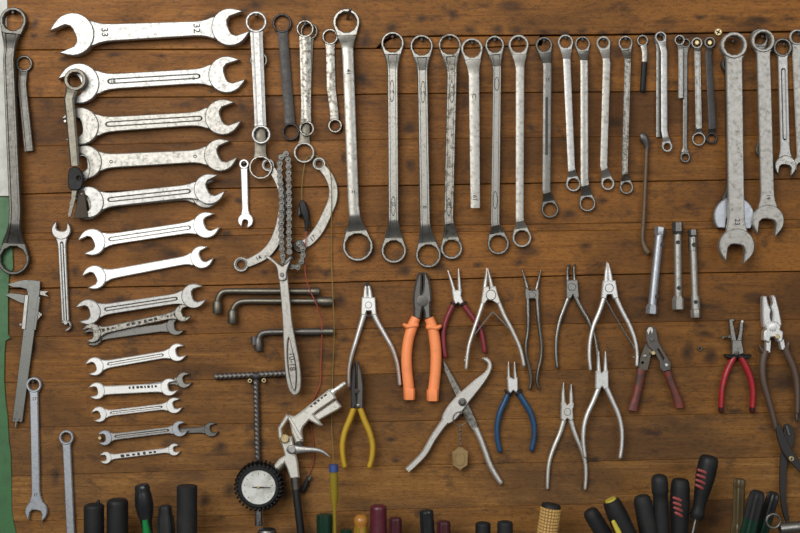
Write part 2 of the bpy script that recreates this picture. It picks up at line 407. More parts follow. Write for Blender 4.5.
def plank(top, bot, x0, x1, gt=0.35, gb=0.35, front=0.0, poly=None, tint=(1.05, 0.96, 0.80)):
    n = max(2, int((x1-x0)/60)); xs = [x0+(x1-x0)*i/n for i in range(n+1)]
    rj = lambda: random.uniform(-0.04, 0.04)
    pts = poly or ([(x, ly(top, x)+gt+rj()) for x in xs]+[(x, ly(bot, x)-gb+rj()) for x in reversed(xs)])
    o = slab('plank', [pts], -0.018, 0.018+front, 'wood', backing, bev=0.0008, ang=25)
    o.color = (*tint, 1)
    me = o.data; c = sum((v.co for v in me.vertices), Vector())/len(me.vertices); c.y = 0
    me.transform(Matrix.Translation(-c)); o.location = c
X0, X1 = -140, 940
plank('T2', 'T1', X0, X1)
plank(None, None, X0, X1, poly=[(X0, ly('T1', X0)+.4), (400, ly('T1', 400)+.4), (X1, ly('T1', X1)+.4), (X1, ly('A2', X1)-.8), (800, 30.6), (600, 34.2), (440, 35.2), (392, 36.6), (384, 40), (376, 48), (200, 48.9), (0, 49.6), (X0, ly('A', X0)-.4)])
plank(None, None, 400, 535, front=-0.0008, poly=[(394, 37.6), (440, 36.8), (540, 36.0), (538, 44.6), (470, 47.6), (380, 48.1), (386, 42)])
plank(None, None, X0, X1, poly=[(X0, ly('A', X0)+.4), (0, 50.4), (200, 49.8), (376, 49.0), (470, 48.5), (542, 45.4), (545, 36.4), (600, 35.9), (700, 33.9), (800, 32.3), (X1, ly('A2', X1)+.8),
                                   (X1, ly('B', X1)-.4), (800, 89.2), (600, 91.6), (400, 93.4), (200, 96.6), (0, 97.4), (X0, ly('B', X0)-.4)])
for a, b, gt, gb, fr in (('B', 'C', .15, 0, -.0024), ('C', 'D', 0, .5, -.0020), ('D', 'E1', .30, .05, -.0024), ('E1', 'E2', .05, 0, -.0022), ('E2', 'F', 0, .55, -.0017), ('F', 'G', .30, .07, -.0020),
                        ('G', 'H', .0, .07, -.0014), ('H', 'I', .0, .07, -.0009), ('I', 'J', .0, .07, -.0006), ('J', 'K', .0, .07, 0), ('K', 'L', .0, .3, -.0002), ('L', 'M', .3, .3, 0), ('M', 'N', .3, .3, 0)):
    plank(a, b, X0, X1, gt, gb, fr, tint={'F': (1.05, 0.98, .86), 'G': (1.05, 1.02, .95), 'H': (1.08, 1.08, 1.08), 'I': (1.14, 1.20, 1.38), 'J': (1.18, 1.27, 1.52), 'K': (1.20, 1.27, 1.45)}.get(a, (1.05, 0.96, 0.80)))

wp = slab('trim_1', [[(-130, -60), (7, -60), (7.2, 10), (6.6, 22), (7.4, 60), (8.2, 120), (8.6, 170), (8.8, 186), (9, 196), (-130, 197)]], 0.0, 0.0016, 'white_paint', loc=W(-60, 60))
setp(wp, kind='structure')
gp = slab('trim_2', [[(-130, 197.6), (5, 197), (9, 197.6), (9.5, 206), (10.5, 230), (12.5, 250), (13.2, 268), (9, 276), (8.4, 290), (8, 300), (8, 334), (10.5, 338), (5.5, 341), (4.6, 352), (4.2, 380), (5.5, 400), (7.5, 415), (8.8, 440), (10.6, 452), (11.4, 480), (11.8, 510), (13.5, 522), (16, 533), (19, 560), (20, 640), (-130, 640)]],
          0.0, 0.0016, 'green_paint', loc=W(-60, 400))
setp(gp, kind='structure')

# ------------------------------------------------------------------ spanner builders
def open_loop(cx, cy, R, ang, slot=0.54, depth=-0.10, tip=0.93, tip2=None):
    """jaw outline; ang = screen direction the jaw opens to, degrees counter-clockwise from right"""
    tip2 = tip if tip2 is None else tip2
    p = [(tip2, slot*1.02)]
    for i in range(19):
        a = math.radians(54+(306-54)*i/18); r = 1.0
        p.append((r*math.cos(a), r*math.sin(a)))
    p += [(tip, -slot*1.02), (tip*0.72, -slot), (0.16, -slot), (depth+0.06, -slot*0.72), (depth, -slot*0.35), (depth, slot*0.35), (depth+0.06, slot*0.72), (0.16, slot), (tip2*0.72, slot)]
    a = math.radians(ang); c, s = math.cos(a), math.sin(a)
    return [(cx+R*(x*c-y*s), cy-R*(x*s+y*c)) for x, y in p]
def open_head(T, e, d0, t, mat):
    kw = e[5] if len(e) > 5 else {}
    return slab('jaw', [open_loop(e[1], e[2], e[3], e[4], **kw)], d0, t, mat, T, bev=min(0.0012, t*0.2))
def ring_head(T, e, d0, t, mat, toward=None, w=0, nk=0):
    _, x, y, R, h = e[:5]
    n = 36 if R > 9 else 26
    outer = circle(x, y, R, n)
    if toward is not None:        # the ring runs out tangentially into the neck
        a0 = math.atan2(toward.y, toward.x); lo = math.radians(78)
        outer = [(x+R*math.cos(a0+lo+(2*math.pi-2*lo)*i/n), y+R*math.sin(a0+lo+(2*math.pi-2*lo)*i/n)) for i in range(n+1)]
        q = max(w, R*0.80+(w-R*0.80)*.22)
        for sg in (-1, 1): outer.append((x+math.cos(a0)*R*1.02-math.sin(a0)*sg*q, y+math.sin(a0)*R*1.02+math.cos(a0)*sg*q))
    return slab('ring', [outer, star(x, y, h, 12) if h > 4.2 else circle(x, y, h, 18)], d0, t, mat, T, bev=min(0.0012, t*0.22, (R-h)*S*0.30))
NAILS = []
def spanner(label, e0, e1, w, mat, d0=0.0006, group=None, style='slab', t=None, groove=None, mid=None, neck=None, off=0.0, nail=None, name=None, short=None,
            marks=(), prof='chamfer', headmat=None, cat='wrench', headmat1=None):
    """e = ('open', x, y, R, angle) / ('ring', x, y, R, hole) / ('end', x, y); w = half widths in px at both ends"""
    k = {'open': 'open_end_wrench', 'ring': 'ring_spanner'}
    kinds = {e0[0], e1[0]}
    nm = name or ('combination_wrench' if kinds == {'open', 'ring'} else 'open_end_wrench' if 'open' in kinds else 'ring_spanner')
    T = thing(nm, label, cat, e0[1], e0[2], d0, group)
    Rm = max(e[3] if len(e) > 3 else 0 for e in (e0, e1))
    t = t or max(0.0042, min(0.0115, Rm*S*0.42))
    w0, w1 = w
    p0, p1 = Vector(e0[1:3]), Vector(e1[1:3]); ax = (p1-p0); L = ax.length; ax.normalize(); nr = Vector((-ax.y, ax.x))
    R0 = e0[3] if len(e0) > 3 else 0; R1 = e1[3] if len(e1) > 3 else 0
    for e, hm, other, ww in ((e0, headmat or mat, (mid[0] if mid else e1[1:3]), w0), (e1, headmat1 or headmat or mat, (mid[-1] if mid else e0[1:3]), w1)):
        if e[0] == 'open': open_head(T, e, d0, t, hm)
        elif e[0] == 'ring':
            tw = (Vector(other[:2])-Vector(e[1:3])).normalized() if style == 'bar' and (neck or 1.2) > .95 else None
            ring_head(T, e, d0, t, hm, tw, ww)
    ts = t*0.66
    if style == 'slab':
        def side(sg):
            out = []
            st = [(R0*0.80, 0.60*R0 if e0[0] == 'open' else 0.5*R0+0.5*w0), (R0*1.0, max(w0, 0.56*R0) if e0[0] == 'open' else w0*1.05), (R0*1.25, w0+0.42*max(0, R0*.56-w0) if e0[0] == 'open' else w0), (R0*1.55, w0+0.12*max(0, R0*.56-w0) if e0[0] == 'open' else w0), (R0*1.95, w0)] if R0 else [(0, w0*0.9), (1.0, w0)]
            en = [(L-R1*1.95, w1), (L-R1*1.55, w1+0.12*max(0, R1*.56-w1) if e1[0] == 'open' else w1), (L-R1*1.25, w1+0.42*max(0, R1*.56-w1) if e1[0] == 'open' else w1), (L-R1*1.0, max(w1, 0.56*R1) if e1[0] == 'open' else w1*1.05), (L-R1*0.80, 0.60*R1 if e1[0] == 'open' else 0.5*R1+0.5*w1)] if R1 else [(L-1.0, w1), (L, w1*0.9)]
            for s, ww in st+en:
                q = p0+ax*s+nr*(sg*ww); out.append((q.x, q.y))
            return out
        outer = side(1)+list(reversed(side(-1)))
        if groove:
            g0, g1, gw = groove; gw *= .74
            def stad(hw, ex):
                o = []
                for s, sg in ((g0-ex, 1), (g1+ex, -1)):
                    c = p0+ax*s
                    for i in range(7):
                        a = -math.pi/2+math.pi*i/6
                        dx = -sg*math.cos(a)*hw*1.5; dy = -sg*math.sin(a)*hw
                        q = c+ax*dx+nr*dy; o.append((q.x, q.y))
                return o
            sh = slab('shank', [outer, stad(gw, 0)], d0+(t-ts)/2, ts, mat, T, bev=0.0010)
            slab('panel', [stad(gw-0.45, -0.3)], d0+(t-ts)/2+0.0004, ts-0.0009, mat, sh, bev=0.0003)
        else:
            sh = slab('shank', [outer], d0+(t-ts)/2, ts, mat, T, bev=0.0012)
        front = d0+(t-ts)/2+ts
    else:
        dr = d0+t/2; ds = d0+t*0.5+off; hs = ts/2
        nk = neck if neck is not None else 1.2
        pts = []
        q = lambda s: p0+ax*s
        Q0 = 0.80 if nk > 0.95 else 0.62
        M = [Vector(m[:2]) for m in (mid or [])]; MW = [m[2] for m in (mid or [])]
        nk0 = max(.3, min(nk, (M[0]-p0).length/R0-1.08)) if M and R0 else nk
        nk1 = max(.3, min(nk, (M[-1]-p1).length/R1-1.08)) if M and R1 else nk
        first = M[0] if M else p1; last = M[-1] if M else p0
        if R0:
            a = (first-p0).normalized()
            for f, ww, dd, hh in ((0.84, max(w0, R0*Q0*.94), dr, t*0.34), (0.81+nk0*.25, max(w0, R0*Q0+(w0-R0*Q0)*.30), dr+(ds-dr)*0.10, t*0.36), (0.81+nk0*.62, max(w0, R0*Q0+(w0-R0*Q0)*.72), dr+(ds-dr)*0.52, t*0.34), (0.81+nk0, w0*1.04, ds, hs*1.04), (1.0+nk0, w0, ds, hs)):
                c = p0+a*(R0*f); pts.append((c.x, c.y, dd, ww, hh))
        else: pts.append((p0.x, p0.y, ds, w0, hs))
        for m, mw in zip(M, MW): pts.append((m.x, m.y, ds, mw, hs))
        if R1:
            a = (last-p1).normalized()
            seq = [(1.0+nk1, w1, ds, hs), (0.81+nk1, w1*1.04, ds, hs*1.04), (0.81+nk1*.62, max(w1, R1*Q0+(w1-R1*Q0)*.72), dr+(ds-dr)*0.52, t*0.34), (0.81+nk1*.25, max(w1, R1*Q0+(w1-R1*Q0)*.30), dr+(ds-dr)*0.10, t*0.36), (0.84, max(w1, R1*Q0*.94), dr, t*0.34)]
            for f, ww, dd, hh in seq:
                c = p1+a*(R1*f); pts.append((c.x, c.y, dd, ww, hh))
        else: pts.append((p1.x, p1.y, ds, w1, hs))
        sh = bar('shank', pts, mat, T, prof, sub=1, ang=28)
        front = ds+hs*(0.62 if prof == 'ibeam' else 1)
    for s, x, y, size, rot in marks:
        if s == 'arch':
            c_, l_ = (x, y), size
            mk = lambda hw, hl: [(x+hw*math.cos(a)*(1 if True else 0), y+hl*(abs(math.sin(a))**.9)*(1 if math.sin(a) > 0 else -1)) for a in [2*math.pi*q_/20 for q_ in range(20)]]
            slab('stamped_arch', [mk(2.3, l_), mk(1.75, l_-1.0)], front-.0002, .0004, 'engraved', sh, bev=.00005)
        elif s.startswith('#'): glyphs(sh, x, y, size, rot, int(s[1:]), front)
        else: text(sh, s, x, y, size, front+0.0001, rot)
    if nail:
        e = e0
        nx, ny = e[1]+nail[0], e[2]+nail[1]
        NAILS.append((nx, ny, d0+t+0.004, short or label))
    T['front'] = 0; del T['front']
    return T

G_STACK = 'open-end wrenches hung level in the stack'
# left stack of open-end wrenches, top to bottom
spanner('largest silver open-end wrench with plain shank, topmost of the level stack', ('open', 72.5, 34, 21.5, 203), ('open', 230, 26.8, 18.8, 20), (8.6, 7.4), 'steel_white', d0=0.004, t=0.014, group=G_STACK,
        marks=[('33', 104.5, 32.2, 7, -88), ('32', 196.5, 28.2, 7, -88)])
spanner('large silver open-end wrench second in the stack, long groove along its shank', ('open', 79, 83.2, 20.2, 200), ('open', 226.5, 74.4, 18.4, 18), (7.6, 7.4), 'steel_white', group=G_STACK, groove=(32, 118, 2.9),
        marks=[('18', 113, 81.3, 3.6, 3), ('8', 193.5, 78.4, 3.6, 3)])
spanner('worn open-end wrench third in the stack, half behind a hanging ring spanner', ('open', 80, 126, 18.7, 190), ('open', 222.5, 117, 17.8, 20), (7.4, 6.8), 'steel_cream', group=G_STACK, groove=(29, 119, 3.0))
spanner('pitted cream open-end wrench fourth in the stack, flat shank with round stamps', ('open', 85, 162, 16.8, 190), ('open', 220, 155, 16.2, 24), (7.0, 6.4), 'steel_cream', group=G_STACK,
        marks=[('o', 111, 161, 5, 0), ('o', 195, 156, 5, 0)])
spanner('silver open-end wrench fifth in the stack, with keys hanging over its jaw', ('open', 88, 202, 15.7, 196), ('open', 209, 189, 15.3, 26), (6.9, 6.7), 'steel_white', d0=0.0075, group=G_STACK, groove=(23, 100, 2.7))
spanner('silver open-end wrench hidden behind the fifth wrench of the stack', ('open', 86.5, 205, 14.5, 196), ('open', 205.5, 193.5, 14.4, 26), (4.5, 4.5), 'steel_cream', group=G_STACK)
spanner('bright open-end wrench sixth in the stack, grooved shank sloping up', ('open', 92, 242, 13.3, 204), ('open', 206, 225, 13.0, 24), (5.6, 5.6), 'steel_bright', group=G_STACK, groove=(19.5, 97, 2.4))
spanner('very bright plain slim open-end wrench seventh in the stack', ('open', 94.3, 277.3, 11.9, 206), ('open', 201.5, 257.2, 11.3, 28), (4.8, 4.3), 'steel_bright', group=G_STACK)
spanner('open-end wrench eighth in the stack, right above the crossed pair', ('open', 88, 312, 12.7, 194), ('open', 193.5, 296, 12.4, 16), (5.4, 5.2), 'steel_white', d0=0.005, group=G_STACK, groove=(19, 88, 2.0))
spanner('small open-end wrench with dark decorated shank, in front of a grey one', ('open', 91.5, 333, 9.7, 198), ('open', 183, 313, 8.7, 16), (3.5, 3.3), 'steel_worn', d0=0.0068, group=G_STACK,
        marks=[('#3', 108, 329, 15, 12), ('#6', 142, 321.8, 34, 12), ('#3', 171, 315.6, 10, 12)])
spanner('dull grey open-end wrench behind the decorated wrench', ('open', 93, 336.5, 9.6, 196), ('open', 175.5, 326, 9.4, 8), (4.6, 4.2), 'steel_grey', group=G_STACK)
spanner('short bright open-end wrench, tenth in the stack below the crossed pair', ('open', 94.5, 366.5, 9.2, 200), ('open', 177, 352.5, 8.9, 14), (3.9, 3.6), 'steel_bright', group=G_STACK, groove=(15, 68, 1.6))
spanner('stubby wide-shanked open-end wrench lying over a thinner one', ('open', 96.5, 391, 8.4, 190), ('open', 169, 387.3, 8.6, 12), (4.3, 4.3), 'steel_bright', d0=0.0055, group=G_STACK,
        marks=[('#8', 143, 387.0, 30, 3)])
spanner('thin open-end wrench half hidden behind the stubby wide one', ('end', 116, 390.5), ('open', 184, 380.2, 7.9, 16), (2.2, 2.6), 'steel', group=G_STACK)
spanner('small open-end wrench with grooved shank under the stubby wide one', ('open', 99, 414.5, 7.7, 200), ('open', 174, 405.6, 7.9, 18), (3.0, 3.0), 'steel_bright', group=G_STACK, groove=(13, 62, 1.4))
spanner('small open-end wrench hung on a brass pin through its jaw', ('open', 104.5, 438, 7.5, 186), ('open', 179.5, 429, 7.8, 20), (3.2, 3.1), 'steel_white', d0=0.0052, group=G_STACK, headmat='steel_blue', groove=(12, 63, 1.4))
spanner('grey open-end wrench poking out behind the pin-hung one', ('end', 140, 433.4), ('open', 211, 429.6, 7.3, 18), (2.2, 3.0), 'steel_grey', group=G_STACK)
spanner('smallest open-end wrench, bottom of the stack, dark stamped shank', ('open', 105.5, 458, 6.0, 186, dict(slot=.5)), ('open', 174, 449.8, 6.0, 14, dict(slot=.5)), (2.5, 2.4), 'steel_bright', group=G_STACK,
        marks=[('#7', 139, 453.9, 38, 7)])
setp(peg('brass_pin', 99.7, 438, 0, 0.014, 2.0, 'brass', loc=W(99.7, 438)), 'brass pin holding a small wrench by its jaw', 'pin')

# wrenches at the left edge
spanner('small upright wrench with a broken ring, hung between the caliper and the open-end stack', ('open', 61, 230, 9.6, 84), ('open', 65.6, 325.6, 5.6, 205, dict(slot=.62, depth=-.62, tip=.45)), (4.0, 3.7), 'steel_white', groove=(14, 92, 1.7), short='small upright combination wrench')
spanner('long grey double ring spanner against the painted wall edge', ('ring', 12.8, 20.3, 13.4, 10), ('ring', 13.2, 259, 15.8, 12.7), (5.6, 6.0), 'steel_dull', style='bar', prof='ibeam', off=0.010, neck=1.3, mid=[(9, 60, 5.6), (15.5, 210, 6.0)], d0=0.0022, nail=(0, -8), short='long spanner by the painted wall edge')
spanner('short grey ring spanner with square cut end beside the long edge spanner', ('ring', 24, 63.5, 8.4, 6.0), ('end', 29, 151), (4.3, 4.6), 'steel_dull', style='bar', prof='ibeam', off=0.003, neck=0.8, mid=[(22.3, 85, 4.3)])
spanner('bronze-toned ring spanner hung over the wrench stack', ('ring', 75, 79.5, 11.2, 7.2), ('end', 75.2, 166), (4.9, 4.5), 'steel_bronze', d0=0.0145, style='bar', prof='chamfer', off=0.004, neck=0.7, mid=[(69.3, 99, 4.9), (72.5, 135, 4.7)], t=0.010)
setp(peg('nail', 65, 121, 0, 0.020, 1.6, 'steel', loc=W(65, 121)), 'bare nail beside the bronze-toned ring spanner', 'nail')
spanner('silver combination wrench below the caliper, jaw pointing down', ('ring', 33.5, 385, 7.7, 5.3), ('open', 36, 511.5, 11.2, 262), (4.2, 4.2), 'steel_blue', marks=[('17', 34.3, 399, 3.4, 0), ('17', 35.5, 495, 3.0, 0)], nail=(-0.5, -3), short='combination wrench below the caliper')
spanner('slim silver ring wrench running down beside the dark screwdrivers', ('ring', 66, 437.7, 7.3, 5.1), ('open', 72, 566, 10, 268), (4.1, 4.2), 'steel_blue', t=0.0075)

# keys on the wrench stack
hoop('key_ring', 82.5, 168, 0.018, 7.5, 0.55, 'steel_grey', loc=W(82.5, 168, 0.018), ry=1.7)
setp(bpy.data.objects['key_ring'], 'thin wire key ring threaded through a wrench jaw', 'key ring')
T = thing('key', 'car key with black plastic head hanging from the wire ring', 'key', 76, 178, 0.022)
slab('key_head', [catmull([(68, 172), (71, 167.5), (77, 167), (82, 173), (83, 182), (80, 189), (73, 190.5), (68, 187)], 3, True), circle(78.5, 178, 1.8, 12)], 0.0205, 0.006, 'black_rubber', T)
slab('key_blade', [[(71.5, 189), (77, 190), (75.5, 199), (71, 216), (68.5, 218), (67.5, 214), (69.5, 206), (69, 203), (71, 199)]], 0.0222, 0.002, 'steel_bronze', T)
o = slab('leather_tag', [[(78.5, 191), (84, 190), (88, 217.5), (74, 218.5)], circle(81, 194, 1.2, 10)], 0.0165, 0.0025, 'leather', loc=W(81, 200, .017))
setp(o, 'dark leather key tag hanging in front of a wrench jaw', 'key tag')

# ------------------------------------------------------------------ upper ring spanners
G_RING = 'ring spanners hung along the top row'
spanner('bright chrome double ring spanner beside the stack of open-end wrenches', ('ring', 256, 21.8, 10.8, 8.1), ('ring', 261, 134.4, 9.7, 6.9), (6.0, 5.6), 'steel_white', d0=0.0102, style='bar', prof='ridge', neck=0.25, group=G_RING, nail=(0, -7), short='bright chrome spanner beside the stack')
spanner('dull ring spanner showing its big thin ring below the chrome one', ('ring', 258.5, 60, 9, 6.5), ('ring', 260.6, 167.3, 11.8, 9.7), (5.4, 5.6), 'steel_bronze', d0=0.0054, t=0.0045, headmat1='steel', style='bar', prof='flat', neck=0.3, group=G_RING)
spanner('matt black double ring spanner beside the bright chrome one', ('ring', 282, 23, 9.7, 7.5), ('ring', 290.6, 131.6, 8.8, 6.8), (4.8, 5.0), 'black_oxide', style='bar', prof='chamfer', neck=0.4, group=G_RING)
spanner('dirty chrome double ring spanner in front of another ring spanner', ('ring', 305, 28.6, 8.9, 6.6), ('ring', 306.6, 128.5, 7.6, 5.6), (5.5, 4.6), 'steel_worn', d0=0.006, style='bar', prof='ridge', neck=0.4, group=G_RING, nail=(0, -5), short='dirty chrome spanner')
spanner('grey ring spanner behind the dirty chrome one, larger ring hanging lower', ('ring', 309, 31, 8.9, 6.6), ('ring', 304, 152.5, 10.5, 8.3), (4.6, 4.8), 'steel_bronze', t=0.0055, style='bar', prof='chamfer', neck=0.4, group=G_RING, headmat1='steel_cream')
spanner('short slightly bent ring spanner beside the longest nail-hung one', ('ring', 330, 36.6, 8.2, 5.9), ('ring', 335, 125.6, 7.2, 5.1), (4.2, 4.0), 'steel_worn', style='bar', prof='chamfer', neck=0.5, mid=[(330.5, 62, 4.2), (331.2, 88, 4.3), (334, 110, 4.1)], group=G_RING)
spanner('longest silver double ring spanner, hung on a protruding nail', ('ring', 346.3, 22, 13.6, 10.2), ('ring', 357.7, 246, 15.3, 12.2), (5.6, 5.4), 'steel', style='bar', prof='chamfer', neck=1.1, off=0.011, mid=[(348, 58, 5.5), (353.5, 205, 5.3)], group=G_RING, headmat='steel',
        marks=[('41', 348.2, 72, 4.5, -88), ('H', 353.4, 192, 4, 0)])
setp(bar('long_nail', [(347.5, 19, 0.0, 1.5, .002), (350.4, 9.5, 0.03, 1.5, .002)], 'steel_grey', cap=(False, True), loc=W(348, 17)), 'long protruding nail carrying the longest ring spanner', 'nail')
rows = [  # label, top ring, bottom ring, widths, mid, mat, prof, marks
    ('grey offset ring spanner next to the longest one', (392.5, 43, 11.6, 8.9), (393.7, 250.5, 12.8, 9.7), (5.3, 5.2), None, 'steel', 'ibeam', [('19', 391.9, 92, 3.4, 0), ('arch', 391.9, 91, 11, 0), ('22', 393.4, 204, 3.4, -88), ('arch', 393.2, 206, 10, 0)]),
    ('pitted grey offset ring spanner above the orange pliers', (421.6, 46, 11.6, 9.0), (428.3, 255, 12.8, 10.1), (5.2, 5.2), [(422.5, 74, 5.2), (425, 222, 5.2)], 'steel', 'ibeam', [('19', 423.0, 93, 3.4, 0), ('arch', 423.0, 92, 11, 0), ('B', 424.7, 207, 4, -88)]),
    ('dark-stained offset ring spanner leaning inward above crimson pliers', (449.7, 45, 11.5, 9.0), (451.5, 248.3, 11.2, 8.2), (5.0, 4.8), [(452, 74, 5.0), (448.6, 218, 4.8)], 'steel_worn', 'ibeam', [('arch', 451.7, 92, 11, 0), ('22', 448.9, 206, 3.4, -88), ('arch', 448.9, 207, 9, 0)]),
    ('slender offset ring spanner with grooved shank above grey slim pliers', (494.7, 45, 9.8, 7.1), (498.3, 243.8, 10.9, 8.4), (4.3, 4.6), [(497, 70, 4.3), (495, 222, 4.7)], 'steel', 'ibeam', [('arch', 496.8, 84, 7, 0), ('arch', 495.2, 200, 9, 0)]),
    ('silver offset ring spanner with smooth shank next to the dark-slotted one', (518.7, 44.6, 10.2, 7.6), (522, 237.8, 9.5, 7.4), (4.1, 3.8), [(520, 70, 4.1), (519.6, 218, 3.8)], 'steel_cream', 'chamfer', []),
    ('dark grey ring spanner with a long dark slot in its shank', (544, 45, 8.6, 6.1), (550, 209.4, 8.7, 6.5), (4.0, 3.8), [(547.3, 66, 4.0), (546.4, 190, 3.9)], 'steel_grey', 'chamfer', [('13', 547.5, 80, 3.6, 0)]),
    ('bright slanting ring spanner right beside the dark-slotted one', (565.6, 42, 7.8, 5.8), (573.6, 184, 7.5, 5.5), (3.6, 3.5), [(566.8, 62, 3.6), (571.4, 168, 3.4)], 'steel_white', 'chamfer', []),
    ('plain grey ring spanner hanging lower than its neighbours', (582.5, 43.7, 7.7, 5.8), (587.5, 203.4, 8.2, 6.3), (3.8, 3.8), [(584.2, 64, 3.7), (584.5, 180, 3.8)], 'steel', 'chamfer', []),
    ('cream ring spanner with sharply cranked lower ring', (603.5, 43, 7.2, 4.9), (608, 183.6, 6.7, 4.6), (3.5, 3.4), [(606.6, 62, 3.6), (603.6, 166, 3.4)], 'steel_cream', 'chamfer', []),
    ('slim stained ring spanner beside the stub with dark grip', (625.6, 42.8, 7.4, 5.3), (626.6, 187.3, 7.0, 4.9), (3.3, 3.2), [(627.6, 62, 3.3), (624.6, 172, 3.1)], 'steel_worn', 'ibeam', []),
]
for lab, a, b, w, mid, mt, pf, mk in rows:
    spanner(lab, ('ring', *a), ('ring', *b), w, mt, style='bar', prof=pf, neck=1.45, off=0.0105, mid=mid, group=G_RING, marks=mk, nail=(0, -a[3]*0.72), short=lab, name='ring_spanner')
o = slab('slot_inlay', [[(545.3, 97), (548.2, 97), (548, 155), (545.2, 155)]], 0.0125, 0.0030, 'black_oxide', [x for x in bpy.data.objects if x.get('label') == rows[5][0]][0], bev=0.0003)
spanner('ring spanner cut off square, lower ring missing', ('ring', 472, 48.8, 11.0, 8.5), ('end', 475.3, 208), (5.1, 4.6), 'steel_cream', style='bar', prof='chamfer', neck=1.45, off=0.0105, mid=[(474, 76, 5.1)], group=G_RING, marks=[('U', 474.2, 96, 4.5, 180), ('19', 475.2, 198, 4.5, 90)], nail=(0, -6), short='ring spanner with square cut end', name='ring_spanner')

# small ones to the right
T = thing('ring_spanner', 'tiny ring spanner with a dark taped grip', 'wrench', 642.5, 40.3, 0, G_RING)
ring_head(T, ('ring', 642.6, 40.4, 5.9, 3.9), 0.0006, 0.005, 'steel')
bar('shank', [(643.5, 45.5, .0035, 3.2, .0018), (644.6, 52, .006, 2.6, .002), (644.5, 63, .006, 2.5, .002)], 'steel_cream', T, 'chamfer')
bar('grip', [(644.4, 62, .006, 3.0, .0034), (643.5, 76, .006, 2.9, .0034), (642.6, 90, .006, 2.9, .0034)], 'black_rubber', T, 'round', cap=(False, True))
spanner('bright small ring spanner, front one of a close pair', ('ring', 660.8, 37, 5.8, 3.9), ('ring', 667.3, 146.6, 5.3, 3.5), (3.1, 3.0), 'steel_white', d0=0.004, style='bar', prof='chamfer', neck=1.0, off=0.003, mid=[(664, 52, 3.1), (664.2, 130, 3.0)], group=G_RING, nail=(0, -2), short='bright small spanner of the pair')
spanner('grey small ring spanner peeking out behind the bright one', ('ring', 659.3, 38.5, 5.4, 3.6), ('end', 658.8, 137), (2.6, 2.6), 'steel_grey', t=0.0036, style='bar', prof='chamfer', neck=1.0, mid=[(659, 55, 2.6)], group=G_RING)
spanner('short square-ended ring spanner overlapping a slimmer one', ('ring', 679.7, 40, 5.5, 3.4), ('end', 680.6, 98), (2.7, 2.6), 'steel', d0=0.0045, style='bar', prof='ibeam', neck=0.9, off=0.002, mid=[(680.6, 52, 2.7)], group=G_RING, nail=(0, -1.5), short='short square-ended ring spanner')
spanner('slim dark ring spanner under the short square-ended one', ('ring', 686, 43, 4.8, 3.0), ('ring', 685.3, 157.4, 5.2, 3.3), (2.2, 2.2), 'steel_grey', t=0.0042, style='bar', prof='chamfer', neck=1.2, mid=[(685.4, 58, 2.2), (685, 140, 2.2)], group=G_RING)
spanner('small ring spanner with grooved shank and a brass screw in its ring', ('ring', 697, 42.8, 5.9, 3.8), ('ring', 698.8, 139, 7.0, 5.1), (3.3, 3.3), 'steel', style='bar', prof='ibeam', neck=0.7, off=0.003, group=G_RING)
spanner('small blackened ring spanner beside the brass screw', ('ring', 710, 42.3, 5.9, 3.8), ('ring', 711.8, 138, 5.9, 3.8), (3.2, 3.6), 'black_oxide', style='bar', prof='chamfer', neck=0.8, off=0.003, mid=[(708.4, 56, 3.2), (712.2, 122, 3.7)], group=G_RING, headmat='steel_grey', headmat1='black_oxide')
for x, y, lab in ((697, 42.5, 'brass screw inside the ring of a small spanner'), (709.8, 42.5, 'brass screw inside the ring of the blackened spanner')):
    setp(peg('wall_screw', x, y, 0, 0.007, 2.4, 'brass', loc=W(x, y)), lab, 'screw')
def phillips(x, y, r, mat, label, d=0.003):
    T = thing('wall_screw', label, 'screw', x, y)
    peg('screw_head', x, y, -0.002, d, r, mat, T, n=18)
    a = 0.5
    for q in (0, math.pi/2):
        c, s = math.cos(a+q), math.sin(a+q); l, w = r*.62, r*.16
        slab('slot', [[(x+c*l-s*w, y+s*l+c*w), (x-c*l-s*w, y-s*l+c*w), (x-c*l+s*w, y-s*l-c*w), (x+c*l+s*w, y+s*l-c*w)]], d-0.0002, 0.0003, 'engraved', T, bev=0.00005)
phillips(718.4, 32, 4.0, 'brass', 'bright brass cross-head screw in the dark board joint')

G_COMB = 'big combination wrenches hung together'
spanner('largest pitted combination wrench, jaw pointing down, in front of another wrench', ('ring', 734.4, 45, 13.2, 9.7), ('open', 737.2, 246, 17.6, 263, dict(slot=.5)), (7.9, 7.9), 'steel_cream', d0=0.0105, t=0.012, group=G_COMB, nail=(-1.5, -4), short='largest combination wrench', marks=[('23', 737.2, 222, 5, -90)])
spanner('bluish open-end wrench half hidden behind the largest combination wrench', ('ring', 732, 64, 10, 7), ('open', 734.4, 216.5, 20.0, 268, dict(slot=.40, depth=-.1, tip=.6)), (6.6, 6.6), 'steel_dull', headmat='steel_dull', headmat1='steel_blue', t=0.0095, group=G_COMB)
spanner('pale combination wrench with flat worn shank beside the largest one', ('ring', 763.5, 40.5, 11.6, 8.5), ('open', 768.6, 220.5, 15.8, 262, dict(slot=.55)), (6.6, 6.6), 'steel_cream', d0=0.006, t=0.0105, group=G_COMB, nail=(-1, -4), short='pale combination wrench', marks=[('19', 768.2, 197, 4, -90)])
spanner('ring spanner mostly hidden behind the pale combination wrench', ('ring', 759.5, 37.5, 9, 6.5), ('ring', 764, 150, 8, 6), (4, 4), 'steel_grey', t=0.0055, style='bar', group=G_COMB)
spanner('bright combination wrench with dark ring, between two pale wrenches', ('ring', 782.8, 47.3, 9.4, 6.9), ('open', 785.8, 166, 10.8, 262), (4.7, 4.7), 'steel_white', d0=0.003, headmat='steel_grey', headmat1='steel', group=G_COMB, groove=(24, 90, 2.5), nail=(1, -3), short='bright combination wrench with dark ring')
